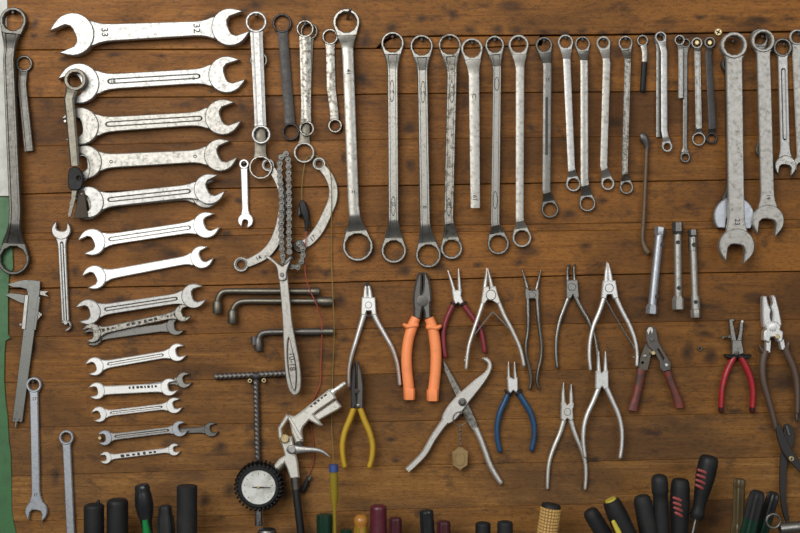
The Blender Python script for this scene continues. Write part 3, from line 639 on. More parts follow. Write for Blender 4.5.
spanner('pale wrench beside the bright one with the dark ring', ('ring', 797.5, 37, 8.0, 5.8), ('open', 802.5, 164, 8.8, 262), (5.6, 5.0), 'steel_cream', group=G_COMB, nail=(1, -3), short='pale wrench beside the dark-ringed one')

# bent dark rod key
T = thing('cranked_rod_key', 'dark cranked rod key with a lumpy head hanging beside the tube sockets', 'wrench', 643, 138)
bar('rod', [(646.6, 148, .006, 1.9, .0026), (645.8, 170, .006, 2.1, .003), (643.8, 215, .006, 2.1, .003), (642.4, 236, .006, 2.1, .003), (643.2, 243, .006, 2.3, .003), (646, 250, .0065, 3.0, .0036), (648.4, 253, .0065, 2.9, .0036)], 'rusty', T, 'round', sub=3)
bar('head', [(640, 136, .006, 2.6, .004), (642, 136.5, .0065, 5.0, .005), (645, 140, .0065, 4.2, .005), (647, 147, .006, 2.6, .0034), (647, 150, .006, 1.8, .003)], 'steel_dark', T, 'round', sub=2)

# tube sockets
def tsock(label, top, bot, wt, wm, wb, lt, lb, mat, holes, topmat=None):
    T = thing('tube_socket_wrench', label, 'socket wrench', top[0], top[1], 0, 'tube socket wrenches side by side')
    a, b = Vector(top), Vector(bot); ax = (b-a); L = ax.length; ax.normalize(); dc = max(wt, wb)*S+0.0006
    P = lambda s, w: ((a+ax*s).x, (a+ax*s).y, dc, w, w*S)
    bar('socket_end', [P(0, wt*.94), P(0.8, wt), P(lt*.7, wt), P(lt, wm*1.02)], topmat or mat, T, 'hex', ang=20)
    bar('tube', [P(lt*.75, wm), P(L-lb*.75, wm)], mat, T, 'round', n=16)
    bar('socket_end', [P(L-lb, wm*1.02), P(L-lb*.7, wb), P(L-.8, wb), P(L, wb*.94)], mat, T, 'hex', ang=20)
    for hx, hy, hr in holes: slab('cross_hole', [circle(hx, hy, hr*1.15, 14)], dc, wm*S*(1.42 if wm < 3.7 else 1.04), 'engraved', T, bev=.0001)
    return T
tsock('satin tube socket wrench leaning, beside the cranked rod key', (660, 227), (651.3, 314), 5.3, 4.2, 5.8, 9, 10, 'steel_blue', [(662.3, 244.6, 1.7), (656.8, 296.6, 1.7)])
tsock('tube socket wrench with dark upper end, middle of three', (677.3, 222), (678.2, 309.5), 5.6, 3.8, 6.0, 13, 14, 'steel_cream', [(678, 242.3, 1.8), (679, 288, 1.8)], 'steel_grey')
T = tsock('slim tube socket wrench with stepped collars, beside the dark-ended one', (692.4, 229.5), (695.6, 317.5), 5.0, 3.6, 4.9, 8, 10, 'steel_cream', [(694.2, 244.8, 2.0), (696, 302, 1.8)], 'steel_grey')
bar('collar', [(692.6, 238, .0080, 4.9, .0068), (693, 250.5, .0080, 4.7, .0066)], 'steel', T, 'round')
bar('collar', [(695.2, 296, .0080, 4.6, .0064), (695.6, 309, .0080, 4.7, .0066)], 'steel_cream', T, 'round')

# small spanner beside half-moon wrench
spanner('tiny bright combination wrench hanging beside the half-moon wrench', ('ring', 243.9, 164, 5.0, 2.6), ('open', 245.5, 220.5, 7.6, 258, dict(slot=.36)), (3.5, 3.3), 'steel_bright', nail=(0, -1.5), short='tiny bright combination wrench')

# ------------------------------------------------------------------ caliper
T = thing('vernier_caliper', 'grey vernier caliper with jaws over the green paint', 'caliper', 34, 281)
slab('beam', [[(28, 280.6), (40.2, 281), (39.6, 292), (22.2, 421.5), (20.4, 422.5), (18.6, 421), (16.2, 422.5), (12.4, 421), (27.6, 296)]], 0.003, 0.0036, 'caliper_steel', T, bev=0.0004)
slab('fixed_jaw', [[(6.8, 284.4), (16, 281.4), (24, 279.9), (33, 280), (39, 281), (38, 291), (28, 294.5), (26.5, 289), (20, 287.4), (13, 287.2)]], 0.0024, 0.0039, 'caliper_steel', T, bev=0.0004)
slab('sliding_jaw', [[(4.6, 295), (10, 293), (17, 293.6), (25, 295), (23.8, 303.6), (19, 302)]], 0.0024, 0.0042, 'caliper_steel', T, bev=0.0004)
slab('slider', [[(24.9, 295), (28.4, 295), (25.2, 329.4), (21.6, 328.8)]], 0.0022, 0.0062, 'steel_white', T, bev=0.0004)
slab('slider_rail', [[(37.8, 296), (40.2, 297), (38.4, 311), (37.4, 318), (35.6, 330), (33.4, 330), (35.6, 310)]], 0.0022, 0.0060, 'caliper_steel', T, bev=0.0004)
slab('thumb_rest', [[(38.2, 311), (40.4, 313), (40.6, 316), (37, 321), (36.6, 318)]], 0.003, 0.004, 'steel', T, bev=0.0004)
slab('inside_jaw', [[(40, 290.8), (48.8, 291.2), (45, 293.6), (48.8, 296.6), (40, 294.8)]], 0.003, 0.0028, 'steel', T, bev=0.0003)
peg('lock_screw', 40.6, 314.6, 0.004, 0.008, 1.6, 'steel', T)
peg('lock_screw', 20.6, 324.6, 0.003, 0.006, 1.4, 'steel', T)
bar('depth_rod', [(16.6, 420, .005, .9, .0008), (15.6, 427, .005, .8, .0008)], 'steel', T, 'chamfer')
for x, y in ((14.6, 419), (19.4, 419.6)): peg('rivet', x, y, .0062, .0070, .8, 'engraved', T)

# ------------------------------------------------------------------ half-moon wrenches
def halfmoon(label, e0, e1, path, mat, d0, w, marks=(), m1=None):
    T = thing('half_moon_wrench', label, 'wrench', e0[0], e0[1], d0, 'half-moon ring wrenches flanking the chain')
    ring_head(T, ('ring', *e0), d0, 0.0046, mat); ring_head(T, ('ring', *e1), d0, 0.0046, m1 or mat)
    for e in (e0, e1): slab('bore_wall', [circle(e[0], e[1], e[3]*1.02, 22), circle(e[0], e[1], e[3]*.78, 22)], d0+.0004, .0028, 'steel_dark', T, bev=.0002)
    bar('shank', [(x, y, d0+.0023, ww, .0019) for x, y, ww in path], mat, T, 'flat', sub=4, ang=28)
    for s, x, y, sz, r in marks: text(T, s, x, y, sz, d0+.0044, r)
halfmoon('half-moon ring wrench with bright ring, passing behind the chain', (241, 264.4, 7.5, 5.4), (268, 165, 6.4, 4.2),
         [(247.5, 263, 4.3), (254, 260.5, 4.4), (264.5, 254.5, 4.9), (273, 245, 5.0), (278.4, 232, 4.5), (282, 214, 3.8), (283, 197, 3.6), (278.5, 180.5, 3.8), (271.6, 169.5, 3.8)], 'steel_cream', .0005, 4.4, [('14', 258.6, 258.3, 4.5, 28)])
halfmoon('half-moon ring wrench curving right of the chain, dark lower ring', (319, 163.6, 6.6, 4.3), (299.5, 246, 6.4, 4.2),
         [(322.5, 168, 3.8), (328.5, 175.5, 4.2), (333, 187, 4.3), (332.6, 200, 4.5), (327.5, 213, 4.6), (319.5, 229, 4.8), (310.5, 240, 4.6), (303.5, 244.6, 4.2)], 'steel_cream', .0005, 4.4, [('17', 312.8, 238.2, 4.5, 40)], m1='steel_dark')

# ------------------------------------------------------------------ chain wrench
T = thing('chain_wrench', 'cream-handled chain wrench with its roller chain looped upward', 'chain wrench', 282, 275, .012)
hd = 0.0215
outl = catmull([(279, 272), (286.5, 272), (288.4, 285), (290.4, 305), (292, 322), (295.8, 343), (299.4, 362), (301, 380), (299.6, 391), (294.6, 395.2), (289.4, 391), (286, 378), (284.2, 360), (283.4, 342), (282.6, 322), (281, 300), (279.6, 285)], 3, True)
gl = catmull([(288.7, 337.5), (291, 346), (295, 361), (296.6, 375), (296, 388), (294.4, 391), (291.4, 384), (288.6, 372), (287.2, 356), (287.4, 344)], 3, True)
gc = (292, 364)
gi = [(gc[0]+(x-gc[0])*.80, gc[1]+(y-gc[1])*.965) for x, y in gl]
slab('handle', [outl, gl], hd, .006, 'steel_cream', T, bev=.0010)
slab('handle_panel', [gi], hd+.0006, .0046, 'steel_cream', T, bev=.0003)
text(T, '10-18', 291.8, 361.5, 6.0, hd+.0053, -86)
slab('fork', [catmull([(264, 256), (268.5, 255.6), (275, 261), (281.4, 266.2), (284, 265), (286.4, 260), (289.6, 257), (291, 259.5), (288.4, 266), (286.6, 272), (286.2, 278.6), (282, 280.8), (278.4, 279), (277.6, 272), (275.6, 265.5), (270, 260.5)], 2, True)], hd+.0062, .0045, 'steel_cream', T, bev=.0010)
peg('pivot', 281.8, 274.6, hd+.0105, hd+.0128, 2.1, 'steel_grey', T)
bar('chain_hook', [(285.5, 264, hd+.008, 2.6, .003), (290.5, 258.5, hd+.008, 2.8, .003)], 'steel_dark', T, 'round', cap=(True, True))
# roller chain : one link mesh shared, laid along the strands
def link_proto(t):
    pts = []
    for sx in (1, -1):
        for i in range(9):
            a = math.radians(-90+180*i/8); pts.append((sx*(3.3+3.2*math.cos(a)), sx*3.5*math.sin(a)))
        pts.append((0, sx*2.1))
    L = [((x*S*.93), (y*S*.93)) for x, y in pts]
    if sarea(L) < 0: L.reverse()
    I = inset(L, .0004); n = len(L); v = [(x, -t, z) for x, z in I]+[(x, -t+.0005, z) for x, z in L]+[(x, t, z) for x, z in L]
    f = [tuple(range(n)), tuple(range(2*n, 3*n))]+[(r*n+i, r*n+(i+1) % n, (r+1)*n+(i+1) % n, (r+1)*n+i) for r in range(2) for i in range(n)]
    o = link_mesh('chain_link', v, f, 'steel_grey'); me = o.data; bpy.data.objects.remove(o)
    for sx in (1, -1): pass
    return me
me_o, me_i = link_proto(.0040), link_proto(.0026)
me_i.materials[0] = MATS['steel_dark']; me_o.materials[0] = MATS['steel_dull']
pin_me = None
def pin_mesh():
    n = 10; v = []; r = 1.15*S
    for y, q in ((.004, r), (-.0050, r), (-.0054, r*.6)): v += [(q*math.cos(2*math.pi*i/n), y, q*math.sin(2*math.pi*i/n)) for i in range(n)]
    f = [tuple(range(n)), tuple(range(2*n, 3*n))]+[(q*n+i, q*n+(i+1) % n, (q+1)*n+(i+1) % n, (q+1)*n+i) for q in range(2) for i in range(n)]
    o = link_mesh('chain_pin', v, f, 'steel_grey'); me = o.data; bpy.data.objects.remove(o); return me
pin_me = pin_mesh()
def chain(strand, dc, T):
    P = catmull(strand, 12); out = [P[0]]; acc = 0
    for a, b in zip(P, P[1:]):
        seg = math.dist(a, b); 
        while acc+seg >= 6.6:
            f = (6.6-acc)/seg; a = (a[0]+(b[0]-a[0])*f, a[1]+(b[1]-a[1])*f); out.append(a); seg = math.dist(a, b); acc = 0
        acc += seg
    org = origin_of(T)
    for i, (a, b) in enumerate(zip(out, out[1:])):
        A, B = W(*a, dc), W(*b, dc); c = (A+B)/2
        o = bpy.data.objects.new('chain_link', me_o if i % 2 == 0 else me_i); COL.objects.link(o); o.parent = T
        o.location = c-org; o.rotation_euler = (0, -math.atan2(B.z-A.z, B.x-A.x), 0)
        if i % 2 == 0:
            for q in (A, B):
                p = bpy.data.objects.new('chain_pin', pin_me); COL.objects.link(p); p.parent = T; p.location = q-org
chain([(283.6, 262.5), (282.2, 250), (281.6, 236), (281.4, 220), (281.8, 204), (281.2, 190), (280.2, 176), (280, 164), (282.4, 155.4), (286.4, 154), (288.6, 161), (288.8, 176), (289.2, 196), (289.4, 214), (289.2, 232), (289.4, 248), (289.8, 258)], .018, T)
chain([(292, 266.5), (296.5, 268), (301, 263), (303.4, 254), (302, 246), (298, 243.5)], .0185, T)

# ------------------------------------------------------------------ clip and wires
T = thing('crocodile_clip', 'black rubber-sleeved crocodile clip hanging between the half-moon wrenches', 'clip', 303, 202)
bar('sleeve', [(301.6, 200, .008, 1.0, .002), (302.6, 203.5, .008, 3.6, .004), (304.6, 211, .008, 4.4, .005), (306.4, 216.5, .008, 3.6, .0045), (306.8, 223, .008, 2.3, .0034), (306.4, 231, .008, 1.5, .002)], 'black_rubber', T, 'chamfer')
slab('jaw', [[(300.5, 202), (302.5, 206), (301.6, 213), (299, 217.6), (297.2, 214), (297.8, 207)]], .004, .005, 'black_oxide', T)
bar('collar', [(308.5, 221, .009, 1.6, .002), (309.6, 225, .009, 1.2, .0018)], 'black_rubber', T, 'round')
wr = .0011
o = bar('red_wire', [(x, y, d, .6, wr*.75) for x, y, d in [(306.2, 230, .008), (305.6, 245, .012), (305, 258, .016), (305.2, 272, .016), (307.6, 284, .015), (312, 295, .014), (317, 305.5, .016), (320.6, 316, .010), (322, 328, .010), (321.6, 345, .004), (320.8, 365, .003), (320, 384, .003), (314, 398, .003), (309.4, 410, .003), (310.4, 422, .003), (312.4, 436, .003), (313.8, 450, .003), (313, 462, .004), (309.6, 472, .004), (307, 480, .005)]], 'red_wire', sub=4, n=8, loc=W(306, 232))
setp(o, 'thin red wire running down from the crocodile clip', 'wire')
o = bar('yellow_wire', [(x, y, d, .45, .0006) for x, y, d in [(302, 200, .008), (301.8, 190, .004), (302.6, 178, .003), (304.4, 166, .003), (306.6, 158, .002), (316, 156, .002), (326, 163, .0015), (330.6, 175, .011), (331.6, 196, .011), (331.4, 230, .003), (331.6, 262, .002), (333, 300, .012), (334.2, 330, .010), (333.2, 360, .002), (332.4, 385, .002), (331.4, 405, .004), (332, 432, .004), (333, 450, .03), (333.4, 466, .058)]], 'yellow_wire', sub=4, n=8, loc=W(302, 200))
setp(o, 'hair-thin yellow wire running from the crocodile clip to the blue-capped tester', 'wire')
T = thing('wire_plug', 'small black plug with bare tip at the red wire end', 'plug', 307, 484)
bar('body', [(308.4, 477, .006, 1.6, .002), (306, 484, .006, 2.6, .003), (303, 491, .006, 2.2, .003)], 'black_rubber', T, 'round', sub=3, cap=(True, True))
bar('tip', [(308.4, 480, .007, 1.2, .001), (311.2, 475, .008, 1.1, .001)], 'steel', T, 'flat')

# ------------------------------------------------------------------ L-shaped socket wrenches
def lsock(label, path, r, e0, e1, mat, endmat=None):
    T = thing('bent_socket_wrench', label, 'socket wrench', path[0][0], path[0][1], 0, 'bent socket wrenches lying level behind the chain wrench')
    dc = max(e0[-1], e1[-1])*S+.0006
    bar('tube', [(x, y, dc, r, r*S) for x, y in path], mat, T, 'round', sub=4)
    for x0, y0, x1, y1, w in (e0, e1):
        bar('socket_end', [(x0, y0, dc, r*1.02, r*S), (x0+(x1-x0)*.2, y0+(y1-y0)*.2, dc, w, w*S), (x1-(x1-x0)*.06, y1-(y1-y0)*.06, dc, w, w*S), (x1, y1, dc, w*.92, w*S*.92)], endmat or mat, T, 'round', n=12)
        peg_d = dc
    return T
lsock('upper bent socket wrench with a long bend hanging down', [(217.6, 306), (218, 299), (221.5, 293), (228, 291.2), (250, 291.2), (285, 291.3), (312, 291.4)], 3.1, (217.5, 300, 217.3, 313.5, 4.9), (307, 291.4, 319.5, 291.6, 4.2), 'steel_bronze')
lsock('middle bent socket wrench with knurled hexagonal end', [(232.5, 315), (233.6, 308), (238, 303), (246, 301.2), (270, 301.2), (300, 301.2), (324, 301.3)], 3.0, (232.8, 309, 232.4, 323.5, 5.0), (316, 301.3, 332.8, 301.6, 5.0), 'steel_bronze')
T = lsock('small dark greasy bent socket wrench, lowest of the three', [(258.6, 341), (259.6, 336), (263, 333.2), (270, 332.2), (290, 332), (310, 331.8), (328, 331.6)], 3.1, (258.4, 338, 258.6, 351, 4.2), (322, 331.6, 333.8, 331.6, 3.6), 'steel_dark')
bar('stub', [(254.2, 336.5, .008, 3.6, .0045), (254.4, 344.5, .008, 3.2, .0045)], 'steel_dark', T, 'round')
bar('collar', [(300, 331.8, .0065, 3.7, .0052), (320, 331.7, .0065, 3.7, .0052)], 'steel_dark', T, 'round')
bar('worn_end', [(324.5, 331.6, .0065, 3.8, .0055), (333, 331.6, .0065, 3.8, .0055)], 'steel_bronze', T, 'round')

# ------------------------------------------------------------------ twisted T bar
def twisted(name, a, b, r, T, dc, mat='steel_dark', turns=9):
    A, B = W(*a, dc), W(*b, dc); ax = (B-A); L = ax.length; ax.normalize(); f = Vector((0, -1, 0)); s = ax.cross(f)
    n, m = int(turns*8), 12; verts, faces = [], []
    for i in range(n+1):
        ph = 2*math.pi*turns*i/n/3
        for j in range(m):
            th = 2*math.pi*j/m; q = r*S*(1+.12*math.cos(3*(th-ph)))
            verts.append(A+ax*(L*i/n)+s*(q*math.cos(th))+f*(q*math.sin(th)))
    for i in range(n):
        for j in range(m): faces.append((i*m+j, i*m+(j+1) % m, (i+1)*m+(j+1) % m, (i+1)*m+j))
    faces += [tuple(range(m)), tuple(n*m+j for j in range(m))]
    return link_mesh(name, verts, faces, mat, T, 50)
T = thing('t_handle_bar', 'black twisted-steel T bar hanging on two brass screws', 'T bar', 256, 377)
twisted('crossbar', (214.8, 376.8), (287, 373.2), 3.0, T, .0052, turns=16)
twisted('stem', (256, 376), (259, 500), 3.0, T, .0052, turns=27)
bar('weld', [(252, 374.6, .006, 2.8, .004), (256, 376.5, .006, 4.6, .005), (260, 374.8, .006, 2.8, .004)], 'black_oxide', T, 'round', sub=2)
for x, y, s in ((249.8, 380.8, 'left'), (263.8, 380.4, 'right')):
    T = thing('wall_screw', 'hollow-headed brass screw under the T bar, on the '+('side of the small wrenches' if s == 'left' else 'side of the chain wrench handle'), 'screw', x, y, 0, 'screws under the T bar')
    peg('screw_head', x, y, 0, .010, 2.5, 'brass', T); peg('socket', x, y, .0099, .0103, 1.3, 'engraved', T)

# ------------------------------------------------------------------ tyre gauge with air gun
T = thing('tyre_inflator_gun', 'cast aluminium air gun with lever and black hose', 'air gun', 290, 420, .01)
gd = .010
slab('grip', [[(288, 415.6), (294.2, 416.8), (300, 412.6), (329.6, 389), (333, 393), (336.2, 398.4), (318, 411), (313.6, 414.6), (322.6, 425.6), (319, 426), (309, 420.6), (303.4, 426.8), (301.8, 431), (303, 441.8), (295.4, 443.2), (291.4, 432)]], gd+.006, .012, 'aluminium', T, bev=.0022)
slab('hand_guard', [[(314.4, 414.4), (336, 399.6), (341.6, 406.8), (339, 409.4), (318, 421), (313.8, 415.8)]], gd+.004, .009, 'aluminium', T, bev=.0020)
slab('frame', [[(286, 414.6), (291, 417.4), (296, 424), (293, 424.6), (288, 419.6), (281.6, 429), (282.4, 437), (292, 437), (294, 446), (297.6, 462), (299.4, 478), (290.2, 479), (286.6, 468), (284.4, 463), (278.6, 472.6), (272.6, 467.4), (278.6, 459.6), (284.6, 456), (282, 446), (278.2, 437), (277.8, 428)]], gd+.003, .009, 'aluminium', T, bev=.0018)
slab('raised_rib', [[(287.8, 417.6), (290.4, 417.2), (303, 438.6), (299.6, 440.4), (294.4, 431)]], gd+.017, .003, 'aluminium', T, bev=.0008)
bar('hose_nipple', [(330.6, 393.6, gd+.012, 3.6, .0048), (334.6, 390.6, gd+.012, 3.4, .0046), (335, 390.3, gd+.012, 2.4, .0034), (337.4, 388.7, gd+.012, 2.4, .0034), (337.6, 388.5, gd+.012, 3.0, .0042), (340.4, 386.4, gd+.012, 2.2, .003), (340.6, 386.2, gd+.012, 2.9, .004), (343.2, 384.3, gd+.012, 1.9, .0026), (343.4, 384.1, gd+.012, 2.6, .0036), (345.4, 382.8, gd+.012, 1.6, .0022)], 'aluminium', T, 'round', ang=30)
bar('valve', [(299, 441, gd+.012, 4.4, .006), (299.8, 445.5, gd+.012, 3.9, .0054)], 'steel_dark', T, 'round')
bar('valve_stem', [(300, 445, gd+.010, 1.6, .002), (300.8, 450, gd+.010, 1.5, .002)], 'brass', T, 'round')
bar('lever', [(291, 449.4, gd+.015, 4.6, .003), (297, 449.6, gd+.0155, 4.2, .003), (306, 449.6, gd+.0155, 3.0, .003), (316, 450, gd+.0155, 2.4, .0026), (323, 452, gd+.0155, 1.8, .002), (329.6, 456.8, gd+.0155, .7, .0012)], 'steel_white', T, 'round', sub=3, cap=(True, True))
peg('lever_pivot', 291.9, 449.5, gd+.017, gd+.0205, 4.0, 'steel_white', T, n=20)
peg('brass_knob', 284.7, 438.7, gd+.010, gd+.019, 4.7, 'brass', T, n=10)
bar('gauge_union', [(283.4, 463.6, gd+.008, 3.6, .0048), (277.4, 470.4, gd+.008, 3.6, .0048), (273.6, 474.6, gd+.008, 4.0, .005)], 'steel_bronze', T, 'round')
bar('hose_ferrule', [(294.6, 477, gd+.008, 4.3, .0058), (295.8, 489, gd+.008, 3.9, .0054)], 'steel_grey', T, 'round')
bar('hose', [(295.6, 487, gd+.008, 3.6, .005), (297, 500, gd+.010, 3.8, .0053), (299, 516, gd+.012, 3.9, .0054), (301, 535, gd+.014, 3.9, .0054), (303, 575, gd+.016, 3.9, .0054)], 'black_rubber', T, 'round', sub=3)
glyphs(T, 318.6, 400.6, 22, 38, 5, gd+.018, 1.3)
G = thing('pressure_gauge', 'round white dial pressure gauge in a toothed black rubber collar', 'gauge', 258.4, 487.4, .01)
ga, n = [], 33
for i in range(n):
    for da, r in ((-.30, 21.6), (-.20, 24.8), (.20, 24.8), (.30, 21.6)):
        a = 2*math.pi*(i+da)/n; ga.append((258.4+r*math.cos(a), 487.4+r*math.sin(a)))
slab('rubber_collar', [ga, circle(258.4, 487.4, 16.6, 40)], .0105, .026, 'black_rubber', G, bev=.003)
slab('rim', [circle(258.4, 487.4, 20.4, 44), circle(258.4, 487.4, 17.2, 40)], .0365, .0022, 'black_rubber', G, bev=.0008)
DL = slab('dial', [circle(258.4, 487.4, 17.4, 44)], .020, .0165, 'dial_face', G, bev=.0004)
bar('needle', [(258, 487.4, .0372, .8, .0003), (270.5, 487.6, .0372, .3, .0003)], 'engraved', DL, 'flat')
bar('needle_tail', [(252, 487.3, .0372, .3, .0003), (258, 487.4, .0372, .7, .0003)], 'engraved', DL, 'flat')
peg('needle_hub', 258.2, 487.4, .0366, .0382, 1.4, 'brass', DL)
for i in range(11):
    a = math.radians(225-27*i); x, y = 258.4+14.6*math.cos(a), 487.4-14.6*math.sin(a); x2, y2 = 258.4+13.4*math.cos(a), 487.4-13.4*math.sin(a)
    bar('tick', [(x, y, .0366, .28, .0001), (x2, y2, .0366, .28, .0001)], 'engraved', DL, 'flat')
bar('connector', [(258.6, 508, .022, 4.4, .006), (258.8, 513, .022, 4.5, .0062), (259, 525.4, .022, 4.6, .0064)], 'chrome', G, 'round', n=18)

# ------------------------------------------------------------------ pliers
def path3(p, d, h): return [(x, y, d, w, h if h else w*S) for x, y, w in p]
def pliers(label, tips, box, handles, mj, mh, pivot=None, d0=.001, dj=.010, name='circlip_pliers', grip=None, tipmat=None, cat='pliers', hh=.0042, hprof='round', notch=True, group=None, tt=.0030):
    """tips: two (x,y,w) paths; box: joint polygon; handles: two (x,y,w) paths; grip: material of sleeves"""
    T = thing(name, label, cat, box[0][0], box[0][1], d0, group)
    c = d0+dj/2
    for p in tips: bar('jaw', path3(p, c, tt), tipmat or mj, T, 'round', sub=3, cap=(False, True), n=10)
    jt = slab('joint', [box], d0, dj, mj, T, bev=.0012)
    if pivot:
        slab('pivot', [circle(pivot[0], pivot[1], pivot[2], 18)], d0+dj-.0002, .0008, mj, jt, bev=.0002)
        slab('pivot_groove', [circle(pivot[0], pivot[1], pivot[2]*1.16, 20), circle(pivot[0], pivot[1], pivot[2]*1.0, 20)], d0+dj-.0002, .0003, 'steel_dark', jt, bev=.00005)
    for p in handles:
        bar('handle', path3(p, c, hh), grip or mh, T, hprof, sub=4, cap=(False, True), n=12)
    return T
G_CP = 'circlip pliers hung on the board'
T = pliers('silver circlip pliers with bent black tips beside the orange pliers', [[(365.4, 298, 2.6), (365.4, 290, 1.8), (366, 285, 1.4)], [(370.4, 298, 2.6), (369.6, 290, 1.9), (368.4, 285, 1.4)]],
       [(361.6, 297.4), (375.2, 297.4), (376.4, 314.6), (372, 315.4), (371, 311), (366.6, 311), (365.4, 315.4), (361, 314.6)],
       [[(364.4, 313, 3.0), (361.4, 323, 2.6), (356.6, 339, 2.3), (351.8, 355, 2.0), (349.2, 370, 1.8), (349.2, 386, 1.7)], [(373.4, 313, 3.0), (377.6, 322, 2.6), (385, 335, 2.4), (392.6, 349, 2.1), (397.6, 365, 1.9), (399.8, 384, 1.8)]], 'steel_bright', 'steel_bright', (368.5, 305, 3), group=G_CP)
for p in ([(366, 286, 1.7), (366.6, 282.6, 1.3)], [(368.4, 286, 1.7), (367.4, 282.6, 1.3)]): bar('tip', path3(p, .0075, .002), 'black_oxide', T, n=8)
bar('return_spring', path3([(363, 315.6, .8), (369, 316.2, .9), (376, 315.4, .8)], .0075, .001), 'black_oxide', T, n=8)

# orange combination pliers
T = thing('combination_pliers', 'combination pliers with bright orange handles and guards', 'pliers', 422, 300)
slab('jaw', [[(418.6, 272.4), (422, 272), (422.2, 284), (421.4, 293), (424, 302), (422, 312), (421, 319.4), (413.6, 319.4), (413.4, 308), (412.8, 300), (413.4, 292), (415.4, 282)]], .001, .014, 'steel_dark', T, bev=.0025)
slab('jaw', [[(423.4, 272), (426.8, 272.6), (429.8, 281), (431.4, 292), (432, 300), (430.6, 303), (431, 319.4), (424.6, 319.4), (423.8, 312), (421.2, 304), (420.4, 296), (422.8, 290), (423.2, 284)]], .001, .013, 'steel_grey', T, bev=.0025)
peg('pivot', 422.3, 301, .0145, .0162, 5.6, 'steel_dark', T, n=20)
for p, g in (([(416, 317.5, 4.6), (412.4, 326, 5.4), (408.4, 340, 5.3), (406.6, 356, 5.3), (407, 370, 5.3), (408.4, 384, 5.4), (409.4, 398.4, 5.6)], [(404.4, 325, 2.0), (408, 326.6, 3.0), (415.6, 325, 3.4)]),
             ([(429, 318, 4.8), (432.6, 328, 5.4), (435, 342, 5.6), (436, 356, 5.6), (435.4, 372, 5.5), (434, 386, 5.6), (432.6, 399.6, 5.8)], [(440, 326.4, 2.0), (436.4, 328, 3.0), (429, 327, 3.4)])):
    h = bar('grip', path3(p, .0085, .0072), 'orange_grip', T, 'round', sub=4, n=16, cap=(False, False))
    bar('guard', path3(g, .0095, .0074), 'orange_grip', h, 'round', sub=3, n=12, cap=(True, True))
    x, y, w = p[-1]
    bar('grip_end', [(x, y-10, .0088, w*.98, .0076), (x, y-8.5, .0088, w+.15, .0078), (x, y+.4, .0088, w+.1, .0078), (x, y+1, .0088, w-.3, .0074)], 'orange_grip', h, 'chamfer')

def sleeve_guard(T, pts, mat='black_rubber', c=.006): bar('guard', path3(pts, c, .0045), mat, T, 'round', sub=2, cap=(True, True), n=10)
T = pliers('thin-nosed circlip pliers with crimson handles', [[(454, 291, 1.9), (450.6, 279, 1.4), (447.8, 270.6, .6)], [(459.8, 291, 1.9), (459, 279, 1.5), (458.4, 269, .6)]],
       [(452, 290.4), (461.6, 289.8), (461.2, 296), (463.6, 302), (460.4, 304.6), (458.2, 302.6), (455.4, 304.8), (453.4, 300)],
       [[(454.6, 302, 2.6), (451, 309, 2.7), (446.6, 319, 2.6), (443.6, 331, 2.5), (443.8, 345, 2.4), (445.4, 356, 2.3)], [(462, 302.6, 2.8), (467.4, 310.6, 2.8), (474.6, 320, 2.7), (480.4, 330, 2.6), (483, 340, 2.5), (484.6, 351, 2.4)]], 'steel_bright', 'crimson_grip', grip='crimson_grip', d0=.0005, dj=.009, group=G_CP)
sleeve_guard(T, [(451.6, 303, 1.2), (455, 304.4, 2.4)]); sleeve_guard(T, [(466, 302.4, 1.2), (462.4, 304.4, 2.4)])
T = pliers('silver circlip pliers with notched handles and leaf spring', [[(484.8, 288, 2.2), (486, 277, 1.6), (486.6, 268, .7)], [(492, 288, 2.2), (489.6, 277, 1.6), (487.6, 269, .7)]],
       [(483.4, 287), (489, 286.4), (489.4, 290.4), (492, 286.2), (496, 286.2), (498, 294), (501, 302.6), (497.6, 304.2), (492, 300.6), (487.6, 300), (484.4, 304.2), (481, 303)],
       [[(482.8, 303, 2.2), (478.6, 316, 2.1), (473.4, 331, 2.0), (468.4, 348, 1.9), (466.2, 368, 1.7)], [(499, 303, 2.3), (504, 315, 2.2), (511.4, 329, 2.1), (518.4, 344, 2.0), (521.6, 354, 1.9), (523.8, 365, 1.8)]], 'steel_pale', 'steel_pale', (491, 295, 4.6), d0=.009, dj=.008, hh=.003, group=G_CP)
for i in range(14):
    f = i/13; x = 477.2-(477.2-467)*f**.85; y = 322+38*f
    slab('notch', [[(x-2.6, y-.8), (x-1.2, y-.6), (x-1.2, y+.6), (x-2.6, y+.8)]], .012, .0022, 'steel_pale', T, bev=.0002)
for p in ([(492.6, 311.6, .5), (484, 322, .55), (475, 334, .5)], [(493, 311.8, .5), (500, 319, .55), (508.6, 328, .5)]): bar('leaf_spring', path3(p, .0115, .0028), 'steel_grey', T, 'flat', sub=3)
pliers('slim dark grey long-handled pliers with spread tips', [[(527.6, 290, 2.2), (525, 280, 1.7), (521.9, 270, .7)], [(536.4, 290, 2.2), (538.4, 280, 1.7), (540.4, 270, .7)]],
       [(525, 288.6), (527.8, 287.8), (529.4, 290), (536, 290), (537, 287.8), (539, 288.6), (539.4, 294), (539, 300.4), (536.2, 302), (535, 299), (529.6, 299), (528.6, 302), (526, 300.6), (525, 295)],
       [[(527.6, 299, 2.3), (528, 314, 2.2), (527.8, 330, 2.0), (525.8, 344, 1.9), (526.2, 356, 1.8), (529.4, 370, 1.7), (530.8, 381, 1.6), (529.4, 388.6, 1.4)], [(537, 299, 2.3), (538, 314, 2.2), (539.6, 330, 2.0), (541.4, 346, 1.9), (540.8, 358, 1.8), (538, 370, 1.7), (536.8, 381, 1.6), (538.6, 388.6, 1.4)]], 'steel', 'steel', (532.2, 295, 3), dj=.008, group=G_CP)
